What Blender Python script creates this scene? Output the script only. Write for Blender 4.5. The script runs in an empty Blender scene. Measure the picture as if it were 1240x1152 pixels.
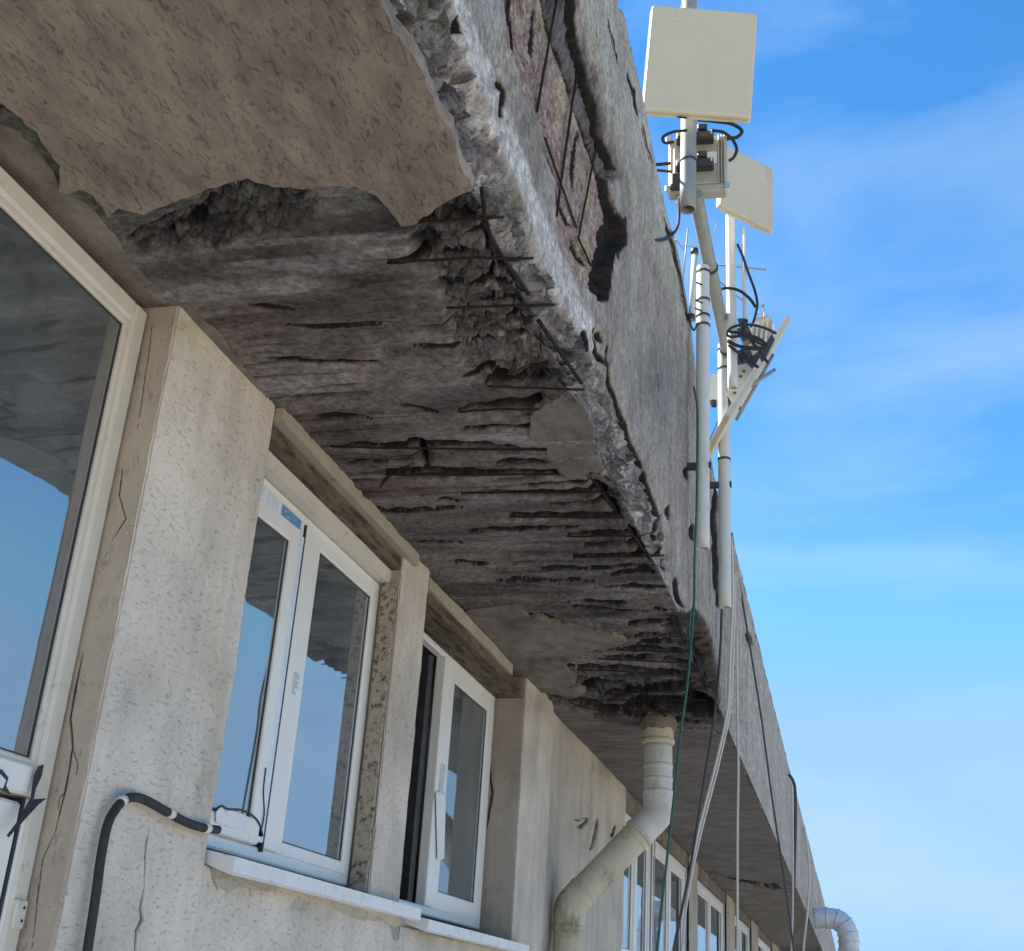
import bpy, math, random
import numpy as np
from mathutils import Vector, Matrix

# ------------------------------------------------------------------ camera, world, sun
S = 2.0          # metres per unit used in the measured layout
ZC = 7.0         # camera height above the yard
F = 1493.0       # focal length in photo pixels (photo 1240 x 1152)
CX, CY = 620.0, 576.0
_d1 = np.array([415., 669., F]); _d2 = np.array([235., -3476., F])
_Y = _d1/np.linalg.norm(_d1); _Z = _d2-(_d2@_Y)*_Y; _Z /= np.linalg.norm(_Z); _X = np.cross(_Y, _Z)
R = np.array([_X, _Y, _Z])

scene = bpy.context.scene
cd = bpy.data.cameras.new('camera'); cam = bpy.data.objects.new('camera', cd)
scene.collection.objects.link(cam); scene.camera = cam
cd.sensor_fit = 'HORIZONTAL'; cd.sensor_width = 36; cd.lens = F/1240*36
cd.clip_start = 0.05; cd.clip_end = 3000
right, up, back = R[:, 0], -R[:, 1], -R[:, 2]
cam.matrix_world = Matrix(((right[0], up[0], back[0], 0), (right[1], up[1], back[1], 0),
                           (right[2], up[2], back[2], ZC), (0, 0, 0, 1)))

SUN_DIR = Vector((-0.70, 0.05, 0.72)).normalized()    # towards the sun: behind the building
elev = math.asin(SUN_DIR.z); azim = math.atan2(SUN_DIR.x, SUN_DIR.y)
world = bpy.data.worlds.new("World"); scene.world = world; world.use_nodes = True
wt = world.node_tree; wt.nodes.clear()
def WN(t, **k):
    n = wt.nodes.new(t)
    for a, b in k.items(): setattr(n, a, b)
    return n
sky = WN('ShaderNodeTexSky', sky_type='NISHITA', sun_disc=False, sun_elevation=elev, sun_rotation=azim,
         air_density=1.0, dust_density=0.1, ozone_density=1.6)
tc = WN('ShaderNodeTexCoord')
mp = WN('ShaderNodeMapping'); mp.inputs['Scale'].default_value = (1.2, 1.0, 4.2); mp.inputs['Rotation'].default_value = (0.15, 0.25, 0.4)
nz = WN('ShaderNodeTexNoise'); nz.inputs['Scale'].default_value = 1.9; nz.inputs['Detail'].default_value = 7; nz.inputs['Roughness'].default_value = .55; nz.inputs['Distortion'].default_value = .35
cr = WN('ShaderNodeValToRGB'); cr.color_ramp.elements[0].position = .46; cr.color_ramp.elements[1].position = .85
cr.color_ramp.elements[0].color = (0, 0, 0, 1); cr.color_ramp.elements[1].color = (.52, .52, .52, 1)
hsv = WN('ShaderNodeHueSaturation'); hsv.inputs['Saturation'].default_value = 1.34
mx = WN('ShaderNodeMix', data_type='RGBA'); mx.inputs[7].default_value = (2.6, 3.3, 3.9, 1)
bg = WN('ShaderNodeBackground'); bg.inputs['Strength'].default_value = 0.10
wo = WN('ShaderNodeOutputWorld')
L = wt.links.new
L(tc.outputs['Generated'], mp.inputs['Vector']); L(mp.outputs[0], nz.inputs['Vector']); L(nz.outputs[0], cr.inputs[0])
L(sky.outputs[0], hsv.inputs['Color']); dk = WN('ShaderNodeMix', data_type='RGBA', blend_type='DARKEN'); dk.inputs[0].default_value = 1; dk.inputs[7].default_value = (1.28, 2.32, 3.62, 1)
L(hsv.outputs[0], dk.inputs[6]); L(dk.outputs[2], mx.inputs[6]); L(cr.outputs[0], mx.inputs[0]); L(mx.outputs[2], bg.inputs[0]); L(bg.outputs[0], wo.inputs[0])

sd = bpy.data.lights.new('sun', 'SUN'); sun = bpy.data.objects.new('sun', sd); scene.collection.objects.link(sun)
sd.energy = 5.0; sd.angle = math.radians(0.5); sd.color = (1, .90, .76)
sun.rotation_euler = SUN_DIR.to_track_quat('Z', 'Y').to_euler(); sun.location = (-20, 10, 40)

vs = scene.view_settings; vs.view_transform = 'Standard'; vs.look = 'None'; vs.gamma = 1; vs.use_curve_mapping = False
vs.exposure = 1.52
scene.render.engine = 'CYCLES'

# ------------------------------------------------------------------ measuring helpers
def ray(px, py): return R @ np.array([px-CX, py-CY, F])
def onx(p, x): d = ray(*p); return d*(x/d[0])
def ony(p, y): d = ray(*p); return d*(y/d[1])
def onz(p, z): d = ray(*p); return d*(z/d[2])
def Wd(p): return (S*p[0], S*p[1], S*p[2]+ZC)
def topx(P):
    c = np.asarray(P) @ R
    return c[..., 0]/c[..., 2]*F+CX, c[..., 1]/c[..., 2]*F+CY

def sstep(a, b, x):
    t = np.clip((x-a)/(b-a), 0, 1); return t*t*(3-2*t)
def _hash(ix, iy, iz, s):
    h = (ix.astype(np.int64)*374761393 + iy.astype(np.int64)*668265263 + iz.astype(np.int64)*2147483647 + s*144665) & 0xffffffff
    h = ((h ^ (h >> 13))*1274126177) & 0xffffffff
    h = ((h ^ (h >> 16))*2246822519) & 0xffffffff
    return ((h ^ (h >> 15)) & 0xffffff)/float(0xffffff)
def vnoise(x, y, z, s=0):
    ix, iy, iz = np.floor(x), np.floor(y), np.floor(z)
    fx, fy, fz = x-ix, y-iy, z-iz
    fx, fy, fz = [t*t*(3-2*t) for t in (fx, fy, fz)]
    ix, iy, iz = [t.astype(np.int64) for t in (ix, iy, iz)]
    r = 0
    for a in (0, 1):
        for b in (0, 1):
            for c in (0, 1):
                w = (fx if a else 1-fx)*(fy if b else 1-fy)*(fz if c else 1-fz)
                r = r + w*_hash(ix+a, iy+b, iz+c, s)
    return r
def fbm(x, y, z, o=4, s=0):
    r = 0; a = .5; n = 0
    for k in range(o):
        r = r+a*vnoise(x*2**k, y*2**k, z*2**k, s+k); n += a; a *= .5
    return r/n
def cells(x, y, s=0):
    """2-D cell noise: distance to nearest point, edge distance, cell value"""
    ix, iy = np.floor(x).astype(np.int64), np.floor(y).astype(np.int64)
    f1 = np.full(x.shape, 9.); f2 = np.full(x.shape, 9.); v = np.zeros(x.shape); zz = np.zeros_like(ix); ti = np.zeros(x.shape)
    for a in (-1, 0, 1):
        for b in (-1, 0, 1):
            qx = ix+a+_hash(ix+a, iy+b, zz, s); qy = iy+b+_hash(ix+a, iy+b, zz, s+7)
            d = np.hypot(qx-x, qy-y); hv = _hash(ix+a, iy+b, zz, s+13)
            c = d < f1
            h2 = _hash(ix+a, iy+b, zz, s+29)
            ti = np.where(c, (qx-x)*(hv-.5)*2+(qy-y)*(h2-.5)*2, ti)
            f2 = np.where(c, f1, np.minimum(f2, d)); v = np.where(c, hv, v); f1 = np.where(c, d, f1)
    return f1, f2-f1, v, ti
def segdist(px, py, pts, closed=False):
    """distance to a polyline, and parameter 0..1 along it"""
    n = len(pts); best = np.full(px.shape, 1e9); par = np.zeros(px.shape)
    m = n if closed else n-1
    for i in range(m):
        ax, ay = pts[i]; bx, by = pts[(i+1) % n]
        vx, vy = bx-ax, by-ay; l2 = vx*vx+vy*vy+1e-9
        t = np.clip(((px-ax)*vx+(py-ay)*vy)/l2, 0, 1)
        d = np.hypot(px-ax-t*vx, py-ay-t*vy)
        c = d < best; best = np.where(c, d, best); par = np.where(c, (i+t)/m, par)
    return best, par
def line_mask(px, py, pts, w, taper=True):
    """1 at the centre of the polyline, 0 at w/2 pixels and beyond"""
    out = np.zeros(px.shape); xs = [p[0] for p in pts]; ys = [p[1] for p in pts]
    m = (px > min(xs)-w-4) & (px < max(xs)+w+4) & (py > min(ys)-w-4) & (py < max(ys)+w+4)
    if not m.any(): return out
    d, t = segdist(px[m], py[m], pts)
    ww = w*(0.35+0.65*np.clip(np.minimum(t, 1-t)*5, 0, 1)) if taper else w
    out[m] = np.clip(1.25-d/(ww*.5), 0, 1)
    return out
def poly_sd(px, py, pts):
    """signed distance in pixels, positive inside"""
    out = np.full(px.shape, -99.); xs = [p[0] for p in pts]; ys = [p[1] for p in pts]
    m = (px > min(xs)-40) & (px < max(xs)+40) & (py > min(ys)-40) & (py < max(ys)+40)
    if not m.any(): return out
    x, y = px[m], py[m]; ins = np.zeros(x.shape, bool); n = len(pts)
    for i in range(n):
        ax, ay = pts[i]; bx, by = pts[(i+1) % n]
        if ay == by: continue
        c = ((ay > y) != (by > y)) & (x < (bx-ax)*(y-ay)/(by-ay)+ax)
        ins ^= c
    d, _ = segdist(x, y, pts, True)
    out[m] = np.where(ins, d, -d)
    return out

# ------------------------------------------------------------------ object helpers
col = scene.collection
def empty(name, loc, label, cat, group=None):
    o = bpy.data.objects.new(name, None); col.objects.link(o); o.location = loc; o.empty_display_size = .1
    o['label'] = label; o['category'] = cat
    if group: o['group'] = group
    return o
def link(name, me, m, parent=None, loc=None):
    o = bpy.data.objects.new(name, me); col.objects.link(o)
    if m is not None: me.materials.append(m)
    if parent is not None:
        o.parent = parent
        o.matrix_parent_inverse = Matrix.Identity(4)
        pw = Vector((0, 0, 0)); q = parent
        while q is not None: pw += Vector(q.location); q = q.parent
        o.location = -pw if loc is None else Vector(loc)-pw
    elif loc is not None: o.location = loc
    return o
def tag(o, label=None, cat=None, group=None, kind=None):
    if label: o['label'] = label
    if cat: o['category'] = cat
    if group: o['group'] = group
    if kind: o['kind'] = kind
    return o
class MB:
    def __init__(s): s.v = []; s.f = []; s.sm = []
    def add(s, vs, fs, smooth=False):
        b = len(s.v); s.v += [tuple(map(float, v)) for v in vs]; s.f += [tuple(i+b for i in f) for f in fs]; s.sm += [smooth]*len(fs); return s
    def box(s, a, b, bev=0.0, M=None):
        """axis box between corners a and b, with chamfered edges"""
        lo = np.minimum(a, b); hi = np.maximum(a, b); c = bev
        if c <= 0:
            vs = [(x, y, z) for x in (lo[0], hi[0]) for y in (lo[1], hi[1]) for z in (lo[2], hi[2])]
            fs = [(0, 1, 3, 2), (4, 6, 7, 5), (0, 4, 5, 1), (2, 3, 7, 6), (0, 2, 6, 4), (1, 5, 7, 3)]
        else:
            c = min(c, (hi-lo).min()*.45); vs = []; idx = {}
            for ix in (0, 1):
                for iy in (0, 1):
                    for iz in (0, 1):
                        k = [hi[j] if t else lo[j] for j, t in enumerate((ix, iy, iz))]
                        sg = [(-1 if t else 1) for t in (ix, iy, iz)]
                        for ax in range(3):
                            p = list(k)
                            for j in range(3):
                                if j != ax: p[j] += sg[j]*c
                            idx[(ix, iy, iz, ax)] = len(vs); vs.append(tuple(p))
            fs = []
            for ax in range(3):
                o = [j for j in range(3) if j != ax]
                for t in (0, 1):
                    q = []
                    for u, w in ((0, 0), (1, 0), (1, 1), (0, 1)):
                        k = [0, 0, 0]; k[ax] = t; k[o[0]] = u; k[o[1]] = w; q.append(idx[(*k, ax)])
                    fs.append(tuple(q))
            for ax in range(3):
                o = [j for j in range(3) if j != ax]
                for u in (0, 1):
                    for w in (0, 1):
                        q = []
                        for t, fa in ((0, o[0]), (1, o[0]), (1, o[1]), (0, o[1])):
                            k = [0, 0, 0]; k[ax] = t; k[o[0]] = u; k[o[1]] = w; q.append(idx[(*k, fa)])
                        fs.append(tuple(q))
            for ix in (0, 1):
                for iy in (0, 1):
                    for iz in (0, 1): fs.append(tuple(idx[(ix, iy, iz, a)] for a in range(3)))
        if M is not None: vs = [tuple(M @ Vector(v)) for v in vs]
        return s.add(vs, fs)
    def tube(s, pts, r, n=10, cap=True, smooth=True, hollow=0.0):
        pts = [Vector(p) for p in pts]; N = len(pts)
        rr = r if hasattr(r, '__len__') else [r]*N
        T = []
        for i in range(N):
            t = pts[min(i+1, N-1)]-pts[max(i-1, 0)]
            T.append(t.normalized() if t.length > 1e-9 else Vector((0, 0, 1)))
        u = T[0].orthogonal().normalized(); vs = []; fs = []
        for i in range(N):
            u = (u-T[i]*u.dot(T[i])).normalized(); w = T[i].cross(u)
            for k in range(n):
                a = 2*math.pi*k/n; vs.append(pts[i]+(u*math.cos(a)+w*math.sin(a))*rr[i])
        for i in range(N-1):
            for k in range(n):
                k2 = (k+1) % n; fs.append((i*n+k, i*n+k2, (i+1)*n+k2, (i+1)*n+k))
        s.add(vs, fs, smooth)
        if cap:
            s.add(vs[:n], [tuple(range(n))[::-1]]); s.add(vs[-n:], [tuple(range(n))])
        return s
    def build(s, name, m, parent=None):
        me = bpy.data.meshes.new(name); me.from_pydata(s.v, [], s.f)
        me.polygons.foreach_set('use_smooth', s.sm); me.update()
        import bmesh
        bm = bmesh.new(); bm.from_mesh(me); bmesh.ops.remove_doubles(bm, verts=bm.verts, dist=1e-5)
        bmesh.ops.recalc_face_normals(bm, faces=bm.faces); bm.to_mesh(me); bm.free()
        return link(name, me, m, parent)
def spline(pts, n=8):
    pts = [np.array(p, float) for p in pts]; P = [2*pts[0]-pts[1]]+pts+[2*pts[-1]-pts[-2]]; out = []
    for i in range(1, len(P)-2):
        a, b, c, d = P[i-1:i+3]
        for k in range(n):
            t = k/n
            out.append(.5*((2*b)+(-a+c)*t+(2*a-5*b+4*c-d)*t*t+(-a+3*b-3*c+d)*t**3))
    out.append(pts[-1]); return out
def gridmesh(name, P, colr, m, parent, smooth=True):
    """P (nr, nc, 3) in metres, colr (nr, nc, 3) linear albedo"""
    nr, nc = P.shape[:2]; me = bpy.data.meshes.new(name)
    me.vertices.add(nr*nc); me.vertices.foreach_set('co', P.reshape(-1).astype(np.float32))
    i = np.arange(nr-1)[:, None]*nc+np.arange(nc-1)[None]; q = np.stack([i, i+1, i+nc+1, i+nc], -1).reshape(-1, 4)
    nf = len(q); me.loops.add(nf*4); me.loops.foreach_set('vertex_index', q.reshape(-1).astype(np.int32))
    me.polygons.add(nf); me.polygons.foreach_set('loop_start', np.arange(nf, dtype=np.int32)*4)
    me.polygons.foreach_set('use_smooth', np.full(nf, smooth))
    me.update(calc_edges=True)
    at = me.color_attributes.new('Col', 'FLOAT_COLOR', 'POINT')
    c4 = np.ones((nr*nc, 4), np.float32); c4[:, :3] = colr.reshape(-1, 3); at.data.foreach_set('color', c4.reshape(-1))
    return link(name, me, m, parent)

# ------------------------------------------------------------------ materials
def mat(name):
    m = bpy.data.materials.new(name); m.use_nodes = True; nt = m.node_tree
    return m, nt, nt.nodes['Principled BSDF']
def N(nt, t, **k):
    n = nt.nodes.new(t)
    for a, b in k.items():
        if hasattr(n, a): setattr(n, a, b)
        else: n.inputs[a.replace('_', ' ')].default_value = b
    return n
def tex(nt, scale, detail=5, rough=.6, stretch=(1, 1, 1), rot=(0, 0, 0), dist=0, loc=(0, 0, 0)):
    tcn = nt.nodes.new('ShaderNodeTexCoord'); g = nt.nodes.new('ShaderNodeMapping'); g.inputs['Scale'].default_value = stretch; g.inputs['Rotation'].default_value = rot; g.inputs['Location'].default_value = loc
    n = nt.nodes.new('ShaderNodeTexNoise'); n.inputs['Scale'].default_value = scale; n.inputs['Detail'].default_value = detail
    n.inputs['Roughness'].default_value = rough; n.inputs['Distortion'].default_value = dist
    nt.links.new(tcn.outputs['Object'], g.inputs[0]); nt.links.new(g.outputs[0], n.inputs['Vector']); return n.outputs['Fac']
def ramp(nt, fac, stops):
    r = nt.nodes.new('ShaderNodeValToRGB'); e = r.color_ramp.elements
    while len(e) < len(stops): e.new(.5)
    for i, (p, c) in enumerate(stops):
        e[i].position = p; e[i].color = (c, c, c, 1) if not hasattr(c, '__len__') else (*c, 1)
    nt.links.new(fac, r.inputs[0]); return r.outputs[0]
def mul(nt, a, b, f=1.0, mode='MULTIPLY'):
    m = nt.nodes.new('ShaderNodeMix'); m.data_type = 'RGBA'; m.blend_type = mode; m.inputs[0].default_value = f
    for s, k in ((a, 6), (b, 7)):
        if hasattr(s, 'is_linked') or isinstance(s, bpy.types.NodeSocket): nt.links.new(s, m.inputs[k])
        else: m.inputs[k].default_value = (*s, 1)
    return m.outputs[2]
def bump(nt, bs, hs):
    prev = None
    for h, strength, dist in hs:
        b = nt.nodes.new('ShaderNodeBump'); b.inputs['Strength'].default_value = strength; b.inputs['Distance'].default_value = dist
        nt.links.new(h, b.inputs['Height'])
        if prev: nt.links.new(prev, b.inputs['Normal'])
        prev = b.outputs[0]
    nt.links.new(prev, bs.inputs['Normal'])
def attr(nt):
    a = nt.nodes.new('ShaderNodeVertexColor'); a.layer_name = 'Col'; return a.outputs[0]

def mat_concrete():
    m, nt, b = mat('weathered_concrete'); b.inputs['Roughness'].default_value = .95; b.inputs['Specular IOR Level'].default_value = .15
    g = tex(nt, 160, 5, .7); sp = tex(nt, 45, 4, .7, loc=(3, 1, 2)); big = tex(nt, 9, 6, .7)
    c = mul(nt, attr(nt), ramp(nt, g, [(.25, .60), (.5, 1.0), (.75, 1.35)]))
    c = mul(nt, c, ramp(nt, sp, [(.30, .62), (.48, 1.0), (.75, 1.25)]))
    c = mul(nt, c, ramp(nt, big, [(.3, .75), (.7, 1.2)]))
    nt.links.new(c, b.inputs['Base Color'])
    bump(nt, b, [(g, .5, .004), (sp, .6, .008)]); return m
def dashes(nt, scale, rot, seed, stretch=(1, 1, 1)):
    n = tex(nt, scale, 2.5, .55, stretch, rot, 1.2, (seed, seed*.7, seed*.3)); return n
def mat_render(name, rot=(0, 0, 0), stretch=(1, 1, 1), dark=.72, scale=26, base=None, dep=.004, thr=.66, wide=.08, squig=False, mott=0):
    """dragged 'bark beetle' render: short dents in a smooth coat"""
    m, nt, b = mat(name); b.inputs['Roughness'].default_value = .92; b.inputs['Specular IOR Level'].default_value = .2
    n = dashes(nt, scale, rot, 1.7, stretch); n2 = dashes(nt, scale*2.1, rot, 5.1, stretch)
    if squig:
        band = ramp(nt, n, [(.455, 1), (.49, 0), (.51, 0), (.545, 1)]); keep = ramp(nt, tex(nt, scale*.8, 3, .6, stretch, rot, 0, (4, 4, 2)), [(.54, 1), (.70, 0)])
        d1 = mul(nt, band, keep, 1.0, 'LIGHTEN')
    else: d1 = ramp(nt, n, [(thr-wide, 1), (thr+.04, 0)])
    d2 = ramp(nt, n2, [(thr-.03, 1), (thr+.03, .2)])
    msk = tex(nt, 3.2, 3, .6, loc=(9, 4, 1)); big = tex(nt, 2.2, 5, .65, loc=(1, 8, 3)); fine = tex(nt, 220, 3, .6)
    c0 = attr(nt) if base is None else None
    src = c0 if base is None else base
    c = mul(nt, src, ramp(nt, d1, [(0, dark), (1, 1.0)]))
    c = mul(nt, c, ramp(nt, d2, [(0, .86), (1, 1.0)]))
    c = mul(nt, c, ramp(nt, big, [(.3, .84-mott), (.7, 1.10+mott)]))
    if mott: c = mul(nt, c, ramp(nt, tex(nt, 11, 6, .7, stretch, rot, 0, (2, 6, 4)), [(.35, .72), (.62, 1.22)]))
    c = mul(nt, c, ramp(nt, fine, [(.3, .9), (.7, 1.08)]))
    if squig:
        c = mul(nt, c, ramp(nt, tex(nt, 5, 5, .65, (1, 1, .16), (0, 0, 0), 0, (7, 1, 3)), [(.32, .84), (.55, 1.03)]))
        c = mul(nt, c, ramp(nt, tex(nt, 1.6, 6, .7, (1, 1, 1), (0, 0, 0), 0, (2, 9, 3)), [(.34, .86), (.5, 1.0), (.68, 1.06)]))
    nt.links.new(c, b.inputs['Base Color'])
    bump(nt, b, [(d1, .8, dep), (d2, .5, dep*.5), (fine, .25, .001), (big, .5, .01)]); return m
def mat_plain(name, c, rough=.5, var=.12, sc=12, metal=0, spec=.4, bs=.0, dirt=None, stretch=(1, 1, 1)):
    m, nt, b = mat(name); b.inputs['Roughness'].default_value = rough; b.inputs['Metallic'].default_value = metal; b.inputs['Specular IOR Level'].default_value = spec
    n = tex(nt, sc, 6, .65, stretch); cc = mul(nt, c, ramp(nt, n, [(.3, 1-var), (.7, 1+var)]))
    if dirt:
        n2 = tex(nt, dirt[1], 6, .7, dirt[3] if len(dirt) > 3 else stretch, loc=(5, 2, 8))
        mm = nt.nodes.new('ShaderNodeMix'); mm.data_type = 'RGBA'; nt.links.new(ramp(nt, n2, [(dirt[2], 0), (dirt[2]+.14, 1)]), mm.inputs[0])
        nt.links.new(cc, mm.inputs[6]); mm.inputs[7].default_value = (*dirt[0], 1); cc = mm.outputs[2]
    nt.links.new(cc, b.inputs['Base Color'])
    if bs: bump(nt, b, [(tex(nt, sc*6, 4, .6), bs, .002)])
    return m
def mat_glass(name, refl=.52, tint=(.86, .92, .94)):
    m = bpy.data.materials.new(name); m.use_nodes = True; nt = m.node_tree; nt.nodes.clear()
    g = nt.nodes.new('ShaderNodeBsdfGlossy'); g.inputs['Roughness'].default_value = .015; g.inputs['Color'].default_value = (.92, .96, 1, 1)
    t = nt.nodes.new('ShaderNodeBsdfTransparent'); t.inputs['Color'].default_value = (*tint, 1)
    mx = nt.nodes.new('ShaderNodeMixShader'); o = nt.nodes.new('ShaderNodeOutputMaterial')
    lw = nt.nodes.new('ShaderNodeLayerWeight'); lw.inputs['Blend'].default_value = .35
    mr = nt.nodes.new('ShaderNodeMapRange'); mr.inputs['To Min'].default_value = refl*.75; mr.inputs['To Max'].default_value = .98
    nt.links.new(lw.outputs['Fresnel'], mr.inputs['Value']); nt.links.new(mr.outputs[0], mx.inputs[0])
    nt.links.new(t.outputs[0], mx.inputs[1]); nt.links.new(g.outputs[0], mx.inputs[2])
    df = nt.nodes.new('ShaderNodeBsdfDiffuse'); df.inputs['Color'].default_value = (.46, .50, .50, 1); m2 = nt.nodes.new('ShaderNodeMixShader')
    du_ = ramp(nt, tex(nt, 4, 6, .7, (1, 1, .4)), [(.3, .05), (.75, .17)]); nt.links.new(du_, m2.inputs[0])
    nt.links.new(mx.outputs[0], m2.inputs[1]); nt.links.new(df.outputs[0], m2.inputs[2]); nt.links.new(m2.outputs[0], o.inputs[0])
    wv = tex(nt, 2.5, 1, .4)
    bu = nt.nodes.new('ShaderNodeBump'); bu.inputs['Strength'].default_value = .12; bu.inputs['Distance'].default_value = .004
    nt.links.new(wv, bu.inputs['Height']); nt.links.new(bu.outputs[0], g.inputs['Normal']); return m

M = {}
M['conc'] = mat_concrete()
M['plaster_soffit'] = mat_render('soffit_plaster', rot=(0, 0, .55), stretch=(1.0, .36, 1), base=(.285, .232, .182), scale=62, thr=.66, dark=.55, wide=.13, dep=.0015, mott=.07)
M['plaster_brown'] = mat_render('brown_plaster', rot=(0, 0, .3), stretch=(1, .6, 1), base=(.19, .165, .138), scale=12, thr=.72, dark=.8, mott=.18)
M['plaster_far'] = mat_render('far_soffit_plaster', stretch=(.3, 1.2, 1), base=(.175, .155, .142), scale=14, thr=.66, dark=.6, mott=.12)
M['wall'] = mat_render('facade_render', rot=(.5, 0, 0), stretch=(1, .55, 1.7), dark=.80, scale=60, thr=.70, squig=True, dep=.003)
M['reveal'] = mat_render('reveal_render', rot=(0, .3, 0), stretch=(1, 1, .6), dark=.80, scale=26, thr=.72, squig=True)
M['pvc'] = mat_plain('white_pvc', (.74, .74, .70), .35, .04, 5, dirt=((.42, .38, .30), 14, .66))
M['pvc_old'] = mat_plain('yellowed_pvc', (.62, .585, .50), .4, .06, 8, dirt=((.34, .29, .22), 10, .60))
M['film'] = mat_plain('protective_film', (.60, .68, .76), .35, .12, 40, dirt=((.80, .82, .82), 38, .50, (1, 1, .22)))
M['film_blue'] = mat_plain('blue_printed_film', (.10, .26, .52), .4, .2, 60, dirt=((.55, .66, .75), 55, .52))
M['gasket'] = mat_plain('rubber_gasket', (.03, .032, .035), .6)
M['glass'] = mat_glass('window_glass')
M['glass_inner'] = mat_glass('darker_window_glass', .24, (.8, .85, .85))
M['zinc'] = mat_plain('white_sill_metal', (.70, .71, .71), .5, .07, 6, dirt=((.42, .41, .37), 16, .57))
M['galv'] = mat_plain('galvanised_pipe', (.27, .29, .27), .5, .12, 18, .1, .5, dirt=((.33, .31, .25), 9, .63, (1, 1, .3)))
M['pole_white'] = mat_plain('white_painted_pole', (.60, .61, .57), .45, .06, 14, 0, .5, dirt=((.42, .37, .27), 8, .62, (1, 1, .25)))
M['panel'] = mat_plain('cream_plastic', (.64, .57, .41), .5, .05, 3, dirt=((.55, .48, .35), 4, .58, (1, 1, .3)), bs=.1)
M['panel_back'] = mat_plain('panel_rim', (.66, .65, .58), .5, .06, 6)
M['box'] = mat_plain('cast_aluminium', (.46, .43, .35), .5, .12, 14, .2, dirt=((.2, .17, .13), 24, .60), bs=.3)
M['inner_grey'] = mat_plain('inner_grey_paint', (.30, .29, .27), .6, .1, 9)
M['dark_metal_sash_shade'] = mat_plain('dark_bracket_metal_sash_shade', (.07, .07, .075), .5, .2, 20, .5)
M['bright'] = mat_plain('bright_fitting', (.7, .7, .68), .25, .1, 20, .8)
M['cable'] = mat_plain('black_cable', (.03, .03, .031), .7, .3, 30)
M['green'] = mat_plain('green_cord', (.035, .12, .085), .6, .2, 60)
M['rope'] = mat_plain('pale_rope', (.62, .58, .52), .85, .15, 120)
M['rope_dark'] = mat_plain('dark_rope', (.075, .07, .075), .8, .2, 120)
M['rust'] = mat_plain('rusty_rebar', (.034, .022, .018), .9, .4, 60, .1, .2, bs=.8)
M['rusty_strip'] = mat_plain('rust_stained_strip', (.36, .31, .24), .85, .15, 9, dirt=((.075, .035, .02), 40, .50), bs=.6)
M['wood'] = mat_plain('weathered_brown_strip', (.13, .095, .065), .9, .4, 14, dirt=((.035, .026, .02), 26, .47), bs=.8, stretch=(1, .2, 1))
M['beam'] = mat_plain('beige_cove', (.36, .315, .25), .85, .1, 8, dirt=((.2, .17, .13), 14, .58), bs=.5)
M['drain'] = mat_plain('old_cream_pipe', (.50, .465, .355), .6, .16, 5, 0, .35, dirt=((.24, .20, .13), 7, .53, (1, 1, .45)), bs=.3)
M['drain_white'] = mat_plain('pale_grey_pipe', (.54, .54, .50), .55, .12, 6, dirt=((.33, .29, .21), 7, .55, (1, 1, .45)), bs=.3)
M['room'] = mat_plain('room_paint', (.58, .62, .61), .9, .08, 3)
M['room_dark'] = mat_plain('room_floor', (.25, .22, .19), .9, .1, 3)
M['duct'] = mat_plain('duct_sheet', (.66, .66, .64), .5, .1, 9, .25, dirt=((.4, .39, .36), 8, .58))
M['asphalt'] = mat_plain('asphalt', (.16, .145, .125), .95, .25, 3, dirt=((.15, .14, .125), .4, .5), bs=.6)
M['paving'] = mat_plain('paving', (.60, .53, .44), .95, .12, 2, bs=.4)
M['tape'] = mat_plain('black_tape', (.02, .02, .024), .55, .1, 30)
M['roofing'] = mat_plain('roofing_felt', (.09, .09, .09), .95, .2, 3)

# ------------------------------------------------------------------ setting
g = MB().add([(-900, -900, 0), (900, -900, 0), (900, 900, 0), (-900, 900, 0)], [(0, 1, 2, 3)]).build('ground', M['asphalt']); tag(g, kind='structure')
g = MB().box((-2.0, -60, .004), (30, 120, .06)).build('pavement', M['paving']); tag(g, kind='structure')

# ------------------------------------------------------------------ building
bld = empty('building', (-2.2, 0, 0), 'weathered beige rendered building with white windows under a crumbling concrete canopy', 'building')

# ---- canopy: one relief sheet, soffit then outer fascia
EY = np.array([0.3, .95, 1.3, 2.09, 3.19, 4.78, 7.2, 60]); EX = np.array([-.47, -.46, -.446, -.432, -.412, -.412, -.405, -.405])
TY = np.array([0.3, 2.15, 2.43, 2.69, 3.16, 3.46, 3.94, 4.78, 5.7, 7, 10.4, 40, 60]); TZ = np.array([2.15, 2.15, 2.13, 2.06, 2.06, 1.965, 1.82, 1.85, 1.89, 1.79, 1.83, 1.95, 1.95])

NSOF, NFAS = 300, 440
iy = np.concatenate([np.linspace(1/.62, 1.09, 60)[:-1], np.linspace(1.09, .185, 900)[:-1], np.linspace(.185, 1/42., 90)]); NR = len(iy); yy = 1/iy
ex = np.interp(yy, EY, EX); tz = np.interp(yy, TY, TZ)
k = .5
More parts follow.
